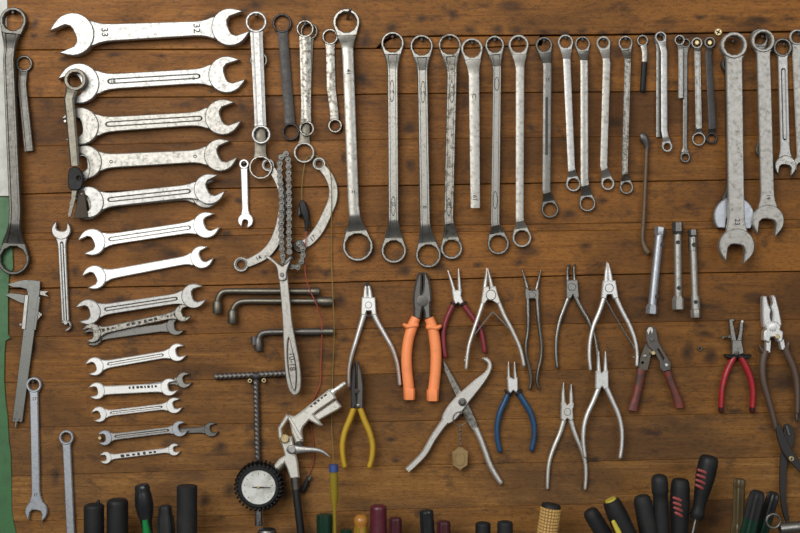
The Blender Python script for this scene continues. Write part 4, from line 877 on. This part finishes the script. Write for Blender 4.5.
T = pliers('dull grey circlip pliers with hooked tips, crossed by the brighter pair', [[(567.6, 281, 1.9), (567, 272, 1.6), (567.6, 267.6, 1.2)], [(574.4, 281, 2.0), (573.6, 272, 1.6), (573.6, 267, 1.2)]],
       [(566.2, 280), (578, 279.4), (579.4, 297.6), (574.6, 299.4), (573, 295), (570.6, 299), (566, 298)],
       [[(568.6, 297, 2.5), (564.4, 308, 2.3), (559.4, 322, 2.2), (556.4, 338, 2.0), (556, 354, 1.9), (557.2, 367, 1.8)], [(575.4, 297, 2.6), (580.4, 307, 2.3), (588.4, 321, 2.2), (594, 335, 2.0), (597, 350, 1.9), (597.8, 364, 1.8)]], 'steel', 'steel', (572, 287, 3.6), d0=.0005, dj=.007, hh=.003, group=G_CP)
for p in ([(567.5, 268, 1.3), (568.4, 265.4, 1.1), (570.6, 264.6, .7)], [(573.6, 267.4, 1.3), (574.4, 265, 1.1), (576, 264.4, .7)]): bar('tip', path3(p, .004, .0016), 'black_oxide', T, n=8)
T = pliers('bright circlip pliers with pointed tips and a long inner spring rod', [[(606, 282, 2.4), (606.4, 271, 1.9), (606.8, 262.4, .6)], [(611, 282, 2.4), (609.4, 271, 1.9), (607.8, 263.4, .6)]],
       [(603.2, 280.8), (615.8, 280.4), (618.6, 297.6), (613.6, 299), (612, 294.6), (607.6, 294.6), (606, 299), (601.6, 298)],
       [[(604.2, 297, 2.4), (599.6, 311, 2.2), (593.4, 326, 2.1), (590, 341, 1.9), (589.2, 356, 1.8), (590.4, 369, 1.7)], [(615.8, 297, 2.4), (621.6, 310, 2.2), (629.4, 325, 2.1), (635, 340, 1.9), (637, 353, 1.8), (636.8, 365, 1.7)]], 'steel_bright', 'steel_bright', (609.4, 288, 3.8), d0=.008, dj=.008, hh=.003, group=G_CP)
bar('spring_rod', path3([(606, 300, .8), (612, 311, .8), (622, 328, .8), (632, 344, .8), (634.6, 349, .8)], .012, .0012), 'steel', T, n=8, sub=2)
peg('spring_stop', 633.6, 357, .011, .015, 1.2, 'steel', T)

# wire stripper with red-brown wooden looking grips
T = thing('wire_stripper', 'flat steel wire stripper with red-brown worn handles', 'wire stripper', 651, 330)
slab('blade', [[(646.6, 343), (652.6, 349), (651, 356), (647.6, 370.4), (638, 369.4), (640, 358), (643, 350)], circle(642.6, 362.8, 1.4, 10)], .003, .003, 'steel_bronze', T, bev=.0004)
slab('blade', [[(646, 331), (648.2, 327), (652, 326.2), (655.6, 328.6), (657, 334), (658.4, 341.6), (664, 352), (671, 363.6), (670.4, 369.6), (663.4, 371.6), (660, 368), (659.4, 361), (653.6, 351), (648.6, 346.6), (646.2, 340)], [(657, 349), (658.8, 348.6), (664.4, 358), (663.4, 360.8), (661.4, 357)]], .006, .003, 'steel_dark', T, bev=.0004)
slab('wear_plate', [[(647, 330.6), (648.8, 327.6), (651.8, 327), (653, 330), (652, 334), (650.4, 329.6), (648.4, 334.6)]], .0088, .0006, 'steel_pale', T, bev=.0001)
peg('pivot', 652.2, 339.4, .0088, .0105, 1.9, 'steel_grey', T); peg('rivet', 645.2, 356.4, .0058, .0072, 1.8, 'steel', T)
peg('stop_screw', 653.5, 353, .003, .013, 2.5, 'brass', T, n=6); peg('rivet', 666.6, 365, .0088, .0104, 1.6, 'steel_bright', T)
bar('grip', path3([(641.2, 369.5, 5.0), (639.4, 382, 4.6), (636.4, 396, 4.6), (633.4, 407, 5.4), (632.6, 410.4, 5.8)], .006, .0055), 'redbrown_grip', T, 'round', sub=3, n=14)
bar('grip', path3([(667, 371, 4.2), (671.4, 383, 4.0), (676, 395, 4.4), (679, 404, 5.2), (679.6, 407.6, 5.0)], .008, .0055), 'redbrown_grip', T, 'round', sub=3, n=14)

# red stripping pliers
T = thing('stripping_pliers', 'small wire stripping pliers with bright red handles and side screw', 'pliers', 737, 348)
slab('jaw', [[(729, 319.6), (732, 318.6), (736, 320), (732.8, 321.4), (734.6, 330), (736.6, 340), (739, 352), (733, 354), (731.6, 342)]], .001, .007, 'steel', T, bev=.0008)
slab('jaw', [[(740.4, 322), (743.4, 321.4), (743, 330), (741.4, 342), (743, 352), (737, 354), (736.4, 344), (739, 334)]], .001, .007, 'steel', T, bev=.0008)
slab('joint', [[(732.4, 340), (741.6, 340), (744.4, 353), (740, 355), (732, 354.6)]], .001, .009, 'steel', T, bev=.001)
peg('pivot', 736.8, 353, .0098, .0115, 2.6, 'steel_dark', T); peg('jaw_ball', 742.2, 321.6, .003, .011, 1.6, 'steel_bright', T)
bar('adjusting_screw', path3([(722.6, 337.4, 1.0), (731, 336.4, 1.0)], .006, .0014), 'steel_bronze', T, n=8)
peg('thumb_nut', 723.4, 337.2, .004, .009, 1.9, 'steel_bronze', T); peg('thumb_nut', 729.4, 336.6, .004, .009, 2.0, 'steel_bronze', T)
for p, g in (([(733.8, 357, 3.0), (729, 366, 3.2), (724.4, 378, 3.0), (721.6, 392, 2.7), (720.8, 410, 2.5)], [(725.4, 355.4, 1.6), (730, 357, 2.8), (735, 356.6, 2.8)]),
             ([(740.6, 357, 3.0), (745.4, 366, 3.3), (750.4, 378, 3.1), (752.8, 392, 2.8), (752, 410, 2.6)], [(749.6, 355.4, 1.6), (745, 357, 2.8), (739.6, 356.6, 2.8)])):
    bar('grip', path3(p, .007, .0055), 'red_grip', T, 'round', sub=4, n=14, cap=(False, True)); bar('guard', path3(g, .0065, .0058), 'black_rubber', T, 'round', sub=2, n=10, cap=(True, True))
    x, y, w = p[-1]; bar('grip_tip', path3([(x, y-3, w*1.06), (x, y+.6, w*1.02)], .007, .0058), 'maroon_dark', T, 'round', cap=(False, True))

# brown handled combination pliers
T = thing('combination_pliers', 'white-metal combination pliers with long brown handles', 'pliers', 773, 335)
slab('jaw', [[(763, 297.4), (765, 296), (767, 296.4), (768.4, 304), (771, 310), (770.2, 316), (771.6, 322), (770, 330), (764, 327), (763, 318)]], .001, .013, 'steel_bright', T, bev=.0016)
slab('jaw', [[(772, 296.6), (774, 295.2), (776, 297), (779.6, 311), (782.2, 324.6), (776, 331), (772.8, 322), (773.4, 313), (771.8, 307), (773.4, 303)]], .001, .013, 'steel_bright', T, bev=.0016)
slab('joint', [[(765, 324.6), (769, 321.4), (777, 321.4), (781.4, 326), (780.4, 329.4), (783.6, 332), (783, 341), (779, 342.4), (775.6, 337), (771, 337.4), (769.6, 343), (764, 340.4), (764.4, 332), (766.4, 330)]], .001, .0145, 'steel_bright', T, bev=.0016)
peg('pivot', 773, 327.6, .0152, .0168, 3.8, 'steel_bright', T, n=20); peg('cable_screw', 777.4, 336.6, .0152, .0180, 2.6, 'brass', T, n=6)
bar('shank', path3([(767.6, 340, 3.0), (767.2, 352, 2.6)], .008, .0045), 'steel_bright', T, 'chamfer'); bar('shank', path3([(780.6, 340, 3.0), (782.4, 349, 2.4)], .008, .0045), 'steel_bright', T, 'chamfer')
for p, g in (([(765.6, 350, 3.6), (762.6, 362, 3.7), (762.8, 378, 3.4), (766.6, 394, 3.1), (771.4, 411, 2.9), (775.6, 428, 2.6)], [(758.6, 345.6, 1.2), (762.6, 352, 2.6)]),
             ([(784.4, 347, 3.6), (788.6, 357, 3.6), (793.6, 369, 3.3), (796.6, 384, 3.0), (797, 402, 2.7), (796.6, 412, 2.4)], [(787.6, 342, 1.2), (786.6, 348, 2.8)])):
    bar('grip', path3(p, .008, .006), 'brown_grip', T, 'round', sub=4, n=14, cap=(False, True)); bar('guard', path3(g, .008, .005), 'brown_grip', T, 'round', n=10, cap=(True, True))
bar('bare_end', path3([(796.6, 410, 2.0), (796.4, 420, 1.8)], .008, .0034), 'steel_grey', T, 'round', cap=(False, True))

# yellow long-nose pliers
T = thing('long_nose_pliers', 'black long-nose pliers with yellow handles', 'pliers', 356, 400, .008)
slab('jaw', [[(354, 361.6), (355.6, 361), (356.2, 376), (355.6, 390), (357.6, 404), (353, 410), (350.8, 408), (350.8, 388), (352, 372)]], .012, .010, 'black_oxide', T, bev=.0015)
slab('jaw', [[(357, 361), (358.8, 361.8), (361.4, 372), (363.2, 386), (363, 408), (359.6, 410.4), (356.4, 402), (357.2, 388), (356.8, 376)]], .012, .010, 'steel_dark', T, bev=.0015)
peg('pivot', 356.8, 391, .0218, .0234, 2.6, 'engraved', T); peg('rivet', 358.4, 405.8, .0218, .0232, 2.0, 'steel_grey', T)
for p in ([(354, 408, 3.0), (350, 419, 3.1), (344.8, 432, 3.0), (342.4, 445, 2.9), (343, 457, 2.7), (344.6, 466, 2.6)], [(360, 408, 3.0), (364, 419, 3.1), (369.4, 432, 3.0), (372.6, 445, 2.9), (372, 457, 2.8), (369.6, 466, 2.6)]):
    bar('grip', path3(p, .017, .0052), 'yellow_grip', T, 'round', sub=4, n=14, cap=(False, True))

# crossed tinner's snips
T = thing('metal_snips', 'large steel snips with crossed blades and bent handles', 'snips', 462.4, 402)
slab('blade', [[(443, 361), (445, 361.6), (452, 374), (461, 390), (469, 405), (474, 415), (478, 424), (477.4, 431), (473, 431.6), (468, 424), (463, 414), (457, 399), (450, 384), (444, 370)]], .002, .005, 'steel_worn', T, bev=.0010)
slab('blade', [catmull([(481.6, 358.6), (485.6, 357.6), (489.4, 359), (491.8, 363.4), (491.6, 369), (487.6, 378), (480, 388.6), (471.6, 399), (463.6, 409.6), (456.4, 419), (449, 424), (443.4, 423.6), (441.8, 417.6), (446.6, 408), (455, 398), (465, 388.6), (475.4, 379.6), (483, 374), (487, 369.4), (488, 364.6), (485.8, 361.4)], 2, True)], .0072, .006, 'steel_pale', T, bev=.0014)
bar('handle', path3([(446, 420, 3.8), (440.6, 427, 3.4), (432.6, 438.6, 3.2), (425, 452, 3.2), (417, 461, 3.1), (407.4, 470, 3.0)], .010, .004), 'steel_pale', T, 'chamfer', sub=3)
bar('handle', path3([(475.4, 428, 3.4), (480, 438, 3.0), (485, 451, 2.9), (489.6, 464, 2.9), (495, 474, 2.8), (500.4, 482.4, 2.6)], .006, .004), 'steel_pale', T, 'round', sub=3, cap=(False, True))
peg('pivot_washer', 462.4, 402, .0130, .0146, 4.2, 'steel_dark', T, n=20); peg('pivot_bolt', 462.4, 402, .0144, .0175, 2.4, 'steel', T, n=12)
peg('stop_rivet', 461, 413, .013, .0145, 1.5, 'steel_grey', T)
hoop('key_ring', 460, 418.6, .0155, 7.0, .5, 'steel_bronze', loc=W(460, 418.6, .0155)); setp(bpy.data.objects['key_ring.001'], 'thin wire ring hooked around the crossed snips', 'key ring')
T = thing('key_fob', 'tan octagonal fob hanging on a short chain below the snips', 'key fob', 460.4, 426, .012)
for i, y in enumerate((428.5, 433, 437.5, 442)): hoop('chain_link', 460.2, y, .0155, 1.5, .42, 'steel_bronze', T, n=14, m=6, ry=1.75)
slab('plate', [[(456.4, 449.4), (458.4, 447.4), (462.4, 447.4), (464.6, 449.4), (468.4, 451.6), (467.6, 465.6), (463, 468.4), (460.4, 471.4), (457.4, 468.4), (452.8, 465.4), (452.2, 452)]], .010, .004, 'tan_tag', T, bev=.001)
slab('raised_centre', [[(457, 453), (463.6, 453), (465.4, 459), (463.4, 465.4), (457.4, 465.4), (455.4, 459)]], .0138, .0012, 'tan_tag', T, bev=.0005)

T = pliers('slim-nosed circlip pliers with blue handles', [[(508.6, 379, 1.8), (508.4, 370, 1.3), (508.4, 362, .6)], [(515.6, 379, 1.8), (514.8, 370, 1.3), (514.4, 362, .6)]],
       [(507.2, 378), (510.4, 377.4), (513.6, 379), (517.8, 377.6), (518.2, 390), (516.2, 393), (513.4, 390.4), (510.6, 393.6), (508, 391)],
       [[(508.8, 392, 2.8), (504.6, 402, 3.2), (499.8, 413, 3.1), (497.2, 426, 2.9), (497.4, 439, 2.8), (499.7, 450.4, 2.6)], [(517.6, 392, 2.9), (523.4, 401, 3.2), (530, 412, 3.1), (533.8, 425, 2.9), (534, 438, 2.8), (531.6, 449, 2.6)]], 'steel_bright', 'blue_grip', grip='blue_grip', dj=.009, hh=.0048, group=G_CP)
sleeve_guard(T, [(505.4, 390.4, 1.2), (508.4, 394, 3.0)]); sleeve_guard(T, [(520.8, 390, 1.2), (518, 393.6, 3.0)])
pliers('worn silver circlip pliers with long pointed jaws, hung lowest', [[(563.4, 405, 2.3), (563, 393, 1.8), (563.4, 382.6, .6)], [(571.4, 405, 2.3), (571, 393, 1.8), (571, 384.4, .6)]],
       [(561.2, 403), (565.4, 402.4), (567.6, 405.6), (570, 403.4), (574.2, 403.4), (574, 407.4), (573, 409), (573.6, 419), (571, 421.4), (567.4, 418.6), (564.6, 422), (561, 419)],
       [[(564, 420, 2.6), (560, 433, 2.4), (554, 447, 2.3), (549.4, 461, 2.1), (547.8, 475, 2.0), (547.4, 488, 1.7)], [(570.6, 420, 2.6), (575, 434, 2.4), (581, 448, 2.3), (585, 461, 2.1), (586, 475, 2.0), (585, 488.6, 1.7)]], 'steel_pale', 'steel_pale', (567.6, 412, 3.2), d0=.0005, dj=.008, hh=.0032, group=G_CP)
pliers('shiny white-jointed circlip pliers with bowed round handles', [[(598.8, 373, 2.2), (598.4, 362, 1.7), (598.4, 351.6, .6)], [(605.6, 373, 2.2), (605.4, 362, 1.7), (605.2, 351.6, .6)]],
       [(596, 371.4), (600, 371), (602.2, 373.4), (604.4, 371), (608.6, 371), (608.8, 388), (604.6, 389.6), (602.2, 386.6), (600, 389.8), (595.6, 388.6)],
       [[(598.6, 388, 2.6), (593.4, 401, 2.4), (587, 415, 2.3), (583.8, 428, 2.1), (583.4, 443, 2.0), (585, 456.4, 1.9)], [(606.6, 388, 2.6), (612, 400, 2.4), (618.6, 415, 2.3), (621.8, 430, 2.1), (621.8, 445, 2.0), (620.2, 457, 1.9)]], 'steel_bright', 'steel_bright', None, d0=.009, dj=.008, hh=.0034, group=G_CP)

# black shears
T = thing('black_shears', 'flat black shears hanging open under the brown-handled pliers', 'shears', 786, 440)
slab('blade', [catmull([(777, 426), (781, 425.6), (785, 436), (791.6, 449), (799, 459), (807, 470), (806, 477), (797, 469), (787, 458), (780, 446), (777, 434)], 2, True)], .012, .004, 'black_oxide', T, bev=.0006)
slab('blade', [catmull([(784.6, 425), (792, 426), (795, 436), (792, 449), (788, 459), (786.4, 480), (786.4, 500), (789.6, 522), (788.4, 526), (784.6, 518), (781, 503), (780, 480), (780.6, 460), (783, 445)], 2, True)], .0075, .004, 'black_oxide', T, bev=.0006)
peg('pivot_nut', 791.6, 458.8, .0158, .0185, 2.7, 'brass', T); peg('pivot_hole', 791.6, 458.8, .0183, .0187, 1.1, 'engraved', T)
bar('clip', path3([(786.4, 426, 1.2), (789, 435, 1.2)], .0125, .0015), 'steel_grey', T, 'chamfer')
T = thing('eye_pin', 'steel eye pin with a ring and thick round shank beside the green screwdrivers', 'eye pin', 773, 521, .11)
hoop('eye', 773.4, 521, .112, 6.9, 1.3, 'steel_grey', T)
bar('shank', [(779.6, 528.5, .112, 5.6, .008), (800, 526.4, .112, 5.6, .008), (830, 523.6, .112, 5.6, .008)], 'steel', T, 'round', n=18)

# nut in the board with the worn star around it
T = thing('wall_nut', 'tiny steel nut sunk in the worn patch between the stripper and red pliers', 'nut', 700, 348.6)
slab('nut', [circle(700, 348.6, 2.5, 6), circle(700, 348.6, 1.2, 10)], -.001, .004, 'steel_bronze', T, bev=.0004)

# nails that carry the ring spanners
for x, y, d, sh in NAILS:
    lab = ' '.join(('nail carrying the '+sh).split()[:16])
    setp(peg('nail', x, y, 0, min(d, .016), 1.6, 'black_oxide', loc=W(x, y)), lab, 'nail')

# ------------------------------------------------------------------ screwdriver rack below the picture edge
RD = 0.060; RY = 578
R = thing('tool_rack', 'three-rail wooden rack under the screwdriver handles', 'rack', 400, RY, 0)
def rail(name, d0, d1, x0=-20, x1=820):
    a, b = W(x0, RY, 0), W(x1, RY, 0); zt = W(0, RY, RD).z; zb = zt-.022
    v = [(x, -d, z) for x in (a.x, b.x) for d in (d0, d1) for z in (zb, zt)]
    link_mesh(name, v, [(0, 1, 3, 2), (4, 6, 7, 5), (0, 4, 5, 1), (2, 3, 7, 6), (0, 2, 6, 4), (1, 5, 7, 3)], 'rack_wood', R)
RF = RD+.030
rail('back_rail', 0.0002, RD-.0065); rail('middle_rail', RD+.0065, RF-.0065); rail('front_rail', RF+.0065, RF+.03)
rail('end_block', RD-.0065, RF+.0065, -20, -8); rail('end_block', RD-.0065, RF+.0065, 808, 820)

HP = {}
def handle(label, top, dirx, prof_pts, mat, prof='round', name='screwdriver', capmat=None, d=RD, n=18, ybot=None, shaft=1.9, extra=None, cat='screwdriver', group='screwdriver handles standing in the rack'):
    """top = px of the top centre; dirx = px shift of axis per px downwards; prof_pts = (distance down, radius px)"""
    T = thing(name, label, cat, top[0], top[1], d, group)
    yb = ybot or (RY-.5)
    L = yb-top[1]
    P = lambda s: (top[0]+dirx*s, top[1]+s)
    pts = [(*P(s), d, r, r*S*K(d)) for s, r in prof_pts if s < L]
    if prof_pts[-1][0] < L or True:
        r = prof_pts[-1][1]; pts.append((*P(L), d, r, r*S*K(d)))
    HP[T.name] = bar('handle', pts, mat, T, prof, n=n, ang=38)
    bar('shaft', [(*P(L-1), d, shaft, shaft*S), (*P(L+48), d, shaft, shaft*S)], 'steel', T, 'round', n=10)
    return T, P
dome = lambda r, h=1.0: [(0, r*.35), (h*.35, r*.68), (h*1.1, r*.88), (h*2.4, r*.98), (h*4, r)]
T, P = handle('black cylindrical screwdriver handle with a small top knob', (94, 503.5), 0, dome(10)+[(30, 10)], 'black_rubber')
bar('knob', [(98, 505, RD+.004, 1.6, .0022), (98.3, 501.4, RD+.004, 1.8, .0024)], 'black_rubber', T, 'round', cap=(False, True))
handle('wide black screwdriver handle next to the green-tipped one', (117.5, 498.4), 0, dome(10.6, 1.3)+[(30, 10.6)], 'black_rubber')
T, P = handle('dark screwdriver handle tapering to clear green plastic', (141.8, 484), .12, [(0, 5.0), (1, 6.6), (4, 7.6), (7, 7.4), (9, 8.0), (20, 9.2), (30, 8.0), (36, 6.0), (44, 5.2), (60, 5.4)], 'black_gloss', 'flute')
bar('green_core', [(145.6, 519, RD+.002, 3.4, .0085), (147.4, 535, RD+.002, 4.4, .0080), (149, 552, RD+.002, 4.4, .0080)], 'green_clear', T, 'round')
handle('short dark fluted screwdriver handle beside the black cylinder', (165, 505.5), .04, [(0, 5), (1, 6.2), (4, 6.8), (7, 6.6), (12, 8.2), (30, 9.2)], 'charcoal', 'flute')
handle('black flat-topped cylindrical handle left of the dial gauge', (187, 485.6), 0, [(0, 9.4), (.8, 10.3), (30, 10.3)], 'charcoal')
handle('dark green bottle-shaped handle beside the hose', (324.5, 514), 0, [(0, 6.6), (.8, 7.8), (6, 8.2), (30, 7.6)], 'green_dark', 'flute', capmat='steel')
T, P = handle('clear yellow voltage tester with a blue cap', (333.6, 465), .02, [(0, 3.9), (.8, 4.6), (6, 4.6), (6.2, 4.2), (30, 4.2), (36, 3.4), (42, 2.0), (46, 1.7)], 'yellow_clear', shaft=1.2, group=None, name='voltage_tester', cat='tester')
bar('cap', [(333.6, 464.6, RD, 4.6, .0066), (333.7, 471.5, RD, 4.9, .007)], 'blue_cap', T, 'round')
bar('inner_tube', [(333.9, 476, RD, 2.0, .0026), (334.3, 500, RD, 2.0, .0026)], 'steel', T, 'round')
T, P = handle('amber ball-topped screwdriver with clear yellow body', (361, 514.4), 0, [(0, 2.5), (.8, 4.6), (3, 6.8), (6.5, 7.6), (10, 6.8), (12, 6.2), (14, 6.6), (40, 6.8)], 'amber')
bar('collar', [(361, 526.4, RD, 7.0, .0098), (361, 532, RD, 7.2, .0098), (361, 548, RD, 7.2, .0098)], 'yellow_clear', T, 'flute')
handle('wine red screwdriver handle, tallest beside the amber ball', (378.4, 504.6), 0, dome(8.3, 1.0)+[(30, 8.5)], 'maroon')
handle('short dark maroon screwdriver handle next to the wine red one', (395.4, 517), 0, dome(6.4, .8)+[(30, 6.6)], 'maroon_dark', 'flute')
handle('glossy black ribbed screwdriver handle between two maroon ones', (426.2, 509.4), .06, dome(7.0, .9)+[(30, 7.2)], 'black_gloss', 'flute')
handle('low dark maroon screwdriver handle beside the glossy black one', (443.6, 520.6), 0, dome(6.8, .7)+[(30, 7.0)], 'maroon_dark', 'flute')
handle('low black screwdriver handle, one of two below the blue pliers', (483, 522), 0, dome(7.6, .7)+[(30, 7.8)], 'black_rubber')
handle('slightly taller black screwdriver handle below the blue pliers', (505, 521), 0, dome(7.8, .7)+[(30, 8.0)], 'charcoal')
# chequered cork-yellow grip
T, P = handle('yellow chequered grip with a black end, standing beside the leaning handles', (551.4, 504), -.14, [(0, 8.6), (1.2, 9.6), (3.2, 10.0), (3.4, 9.3), (60, 9.0)], 'black_rubber', name='file_handle', cat='handle', group=None)
A, B = (551.0, 507.4), (541.4, 576)
rows_n, cols_n = 22, 20
bar('grip_core', [(A[0], A[1], RD, 9.7, .0132), (B[0], B[1], RD, 9.3, .0126)], 'cork_groove', T, 'round', n=20)
pad_v = []; axis = (W(*B, RD)-W(*A, RD)); LL = axis.length; axis.normalize(); fy = Vector((0, -1, 0)); sx = axis.cross(fy)
org = origin_of(T)
for i in range(rows_n):
    for j in range(cols_n):
        a0, a1 = 2*math.pi*(j+.08)/cols_n, 2*math.pi*(j+.92)/cols_n; s0, s1 = LL*(i+.08)/rows_n, LL*(i+.92)/rows_n
        if math.sin((a0+a1)/2) < -.2: continue
        r = .0132+(.0126-.0132)*i/rows_n; c0 = W(*A, RD); vs8 = []
        for rr, sh in ((r*.97, 0), (r+.0007, .12)):
            for a, s in ((a0, s0), (a1, s0), (a1, s1), (a0, s1)):
                am, sm = (a0+a1)/2, (s0+s1)/2; aa, ss = a+(am-a)*sh*2, s+(sm-s)*sh*2
                vs8.append(c0+axis*ss+sx*(rr*math.cos(aa))+fy*(rr*math.sin(aa)))
        pad_v.append(vs8)
vv, ff = [], []
for p in pad_v:
    b = len(vv); vv += p
    ff += [(b+4, b+5, b+6, b+7)]+[(b+k, b+(k+1) % 4, b+4+(k+1) % 4, b+4+k) for k in range(4)]
o = link_mesh('chequer_pads', vv, ff, 'cork_grip', T, 30); o['kind'] = 'stuff'
handle('dark grey leaning handle beside the black and yellow one', (588.6, 509.4), .62, [(0, 3.4), (.8, 6.2), (3.4, 7.8), (8, 8.2), (40, 8.2)], 'charcoal')
T, P = handle('leaning black handle with a yellow end disc and yellow stripe', (610.6, 500.4), .46, [(0, 6.6), (.8, 8.4), (4, 9.2), (14, 10.2), (60, 10.6)], 'black_rubber', d=RF)
bar('end_disc', [(610.0, 499.2, RF, 5.4, .0075), (611.2, 501.6, RF, 6.6, .0092), (611.9, 503.0, RF, 6.2, .009)], 'yellow_plastic', HP[T.name], 'round', n=20)
bar('stripe', [(613.5, 522, RF+.0125, 2.0, .0016), (617.5, 530, RF+.0132, 2.6, .0018), (622, 540, RF+.0132, 2.6, .0018)], 'yellow_plastic', HP[T.name], 'round', cap=(True, True))
handle('dark grey handle leaning against the necked black handle', (641.4, 495), .20, [(0, 3.4), (.8, 6.4), (3.2, 8.2), (8, 9.2), (60, 10.0)], 'charcoal')
handle('necked black handle between the dark grey and the red-striped ones', (659.2, 474.4), .05, [(0, 3.6), (.8, 5.8), (3.5, 7.8), (8, 8.3), (15, 8.4), (19, 8.0), (20, 7.4), (28, 7.3), (40, 7.8), (70, 7.6)], 'charcoal')
def stripes(T, x, y, d, dx, n=4, w=4.6, ax=(0, 1)):
    for i in range(n):
        ww = w*(1, .98, .92, .7)[i]; cx, cy = x+dx*i, y+5.0*i
        bar('stripe', [(cx-ww, cy-1.6, d-.0012, 1.35, .0009), (cx, cy, d, 1.45, .0009), (cx+ww, cy+2.0, d-.0012, 1.35, .0009)], 'red_stripe', HP[T.name], 'round', sub=2, cap=(True, True), n=8)
T, P = handle('upright black screwdriver handle with four faded red stripes', (680.4, 478.6), -.02, [(0, 5.4), (.8, 7.4), (3.5, 8.8), (10, 9.6), (26, 9.8), (44, 8.6), (60, 8.2)], 'black_rubber')
stripes(T, 678.4, 499.4, RD+.0128, .15)
T, P = handle('tilted black screwdriver with red stripes and bare steel shaft', (709.8, 455.6), -.215, [(0, 5.6), (.8, 7.6), (3.5, 9.2), (9, 9.8), (22, 9.6), (38, 7.6), (48, 6.2), (53, 5.8), (56, 6.8), (60, 7.0), (62.5, 5.6)], 'black_rubber', ybot=519, shaft=1.5)
stripes(T, 703.2, 471.6, RD+.0125, -1.25)
bar('shaft', [(696.2, 518, RD, 1.5, .0021), (684.2, 574, RD, 1.5, .0021)], 'steel_cream', T, 'round', n=10)
handle('grimy clear amber screwdriver handle with a flange', (739.4, 478.4), -.03, [(0, 3.4), (.8, 5.4), (3, 6.4), (8, 6.2), (9, 5.6), (12, 6.0), (34, 6.0), (44, 6.0), (46, 7.6), (50, 7.8), (60, 7.4)], 'amber_dirty', 'flute')
T, P = handle('dark screwdriver handle with a green lower part, beside its slimmer twin', (758.2, 490.4), -.24, [(0, 3.2), (.8, 5.6), (3, 7.4), (8, 8.2), (24, 8.2), (60, 7.2)], 'charcoal', 'flute', d=RF)
bar('green_part', [(751.2, 519, RF, 8.0, .0112), (746, 541, RF, 8.0, .0112), (742, 558, RF, 7.7, .0108)], 'green_dark', T, 'flute')
T, P = handle('slimmer dark screwdriver handle with a green lower part', (774.2, 491.8), -.30, [(0, 2.8), (.8, 4.8), (3, 6.4), (8, 6.8), (24, 6.8), (60, 6.4)], 'black_gloss', 'flute')
bar('green_part', [(766, 519, RD, 6.7, .0092), (759.4, 541, RD, 6.7, .0092), (754.6, 557, RD, 6.5, .009)], 'green_dark', T, 'flute')
T, P = handle('low dark handle with a metal rim under the dial gauge', (267, 529), 0, [(0, 7.4), (.8, 8.8), (5, 9.2), (40, 9.2)], 'black_rubber')
bar('rim', [(267, 529.4, RD, 8.6, .0122), (267, 531, RD, 9.5, .0134), (267, 533, RD, 9.5, .0134)], 'steel_grey', T, 'round', n=20)
handle('low dark green handle end beside the amber ball handle', (346, 529.4), 0, [(0, 4.6), (.8, 5.6), (40, 6.0)], 'green_dark')
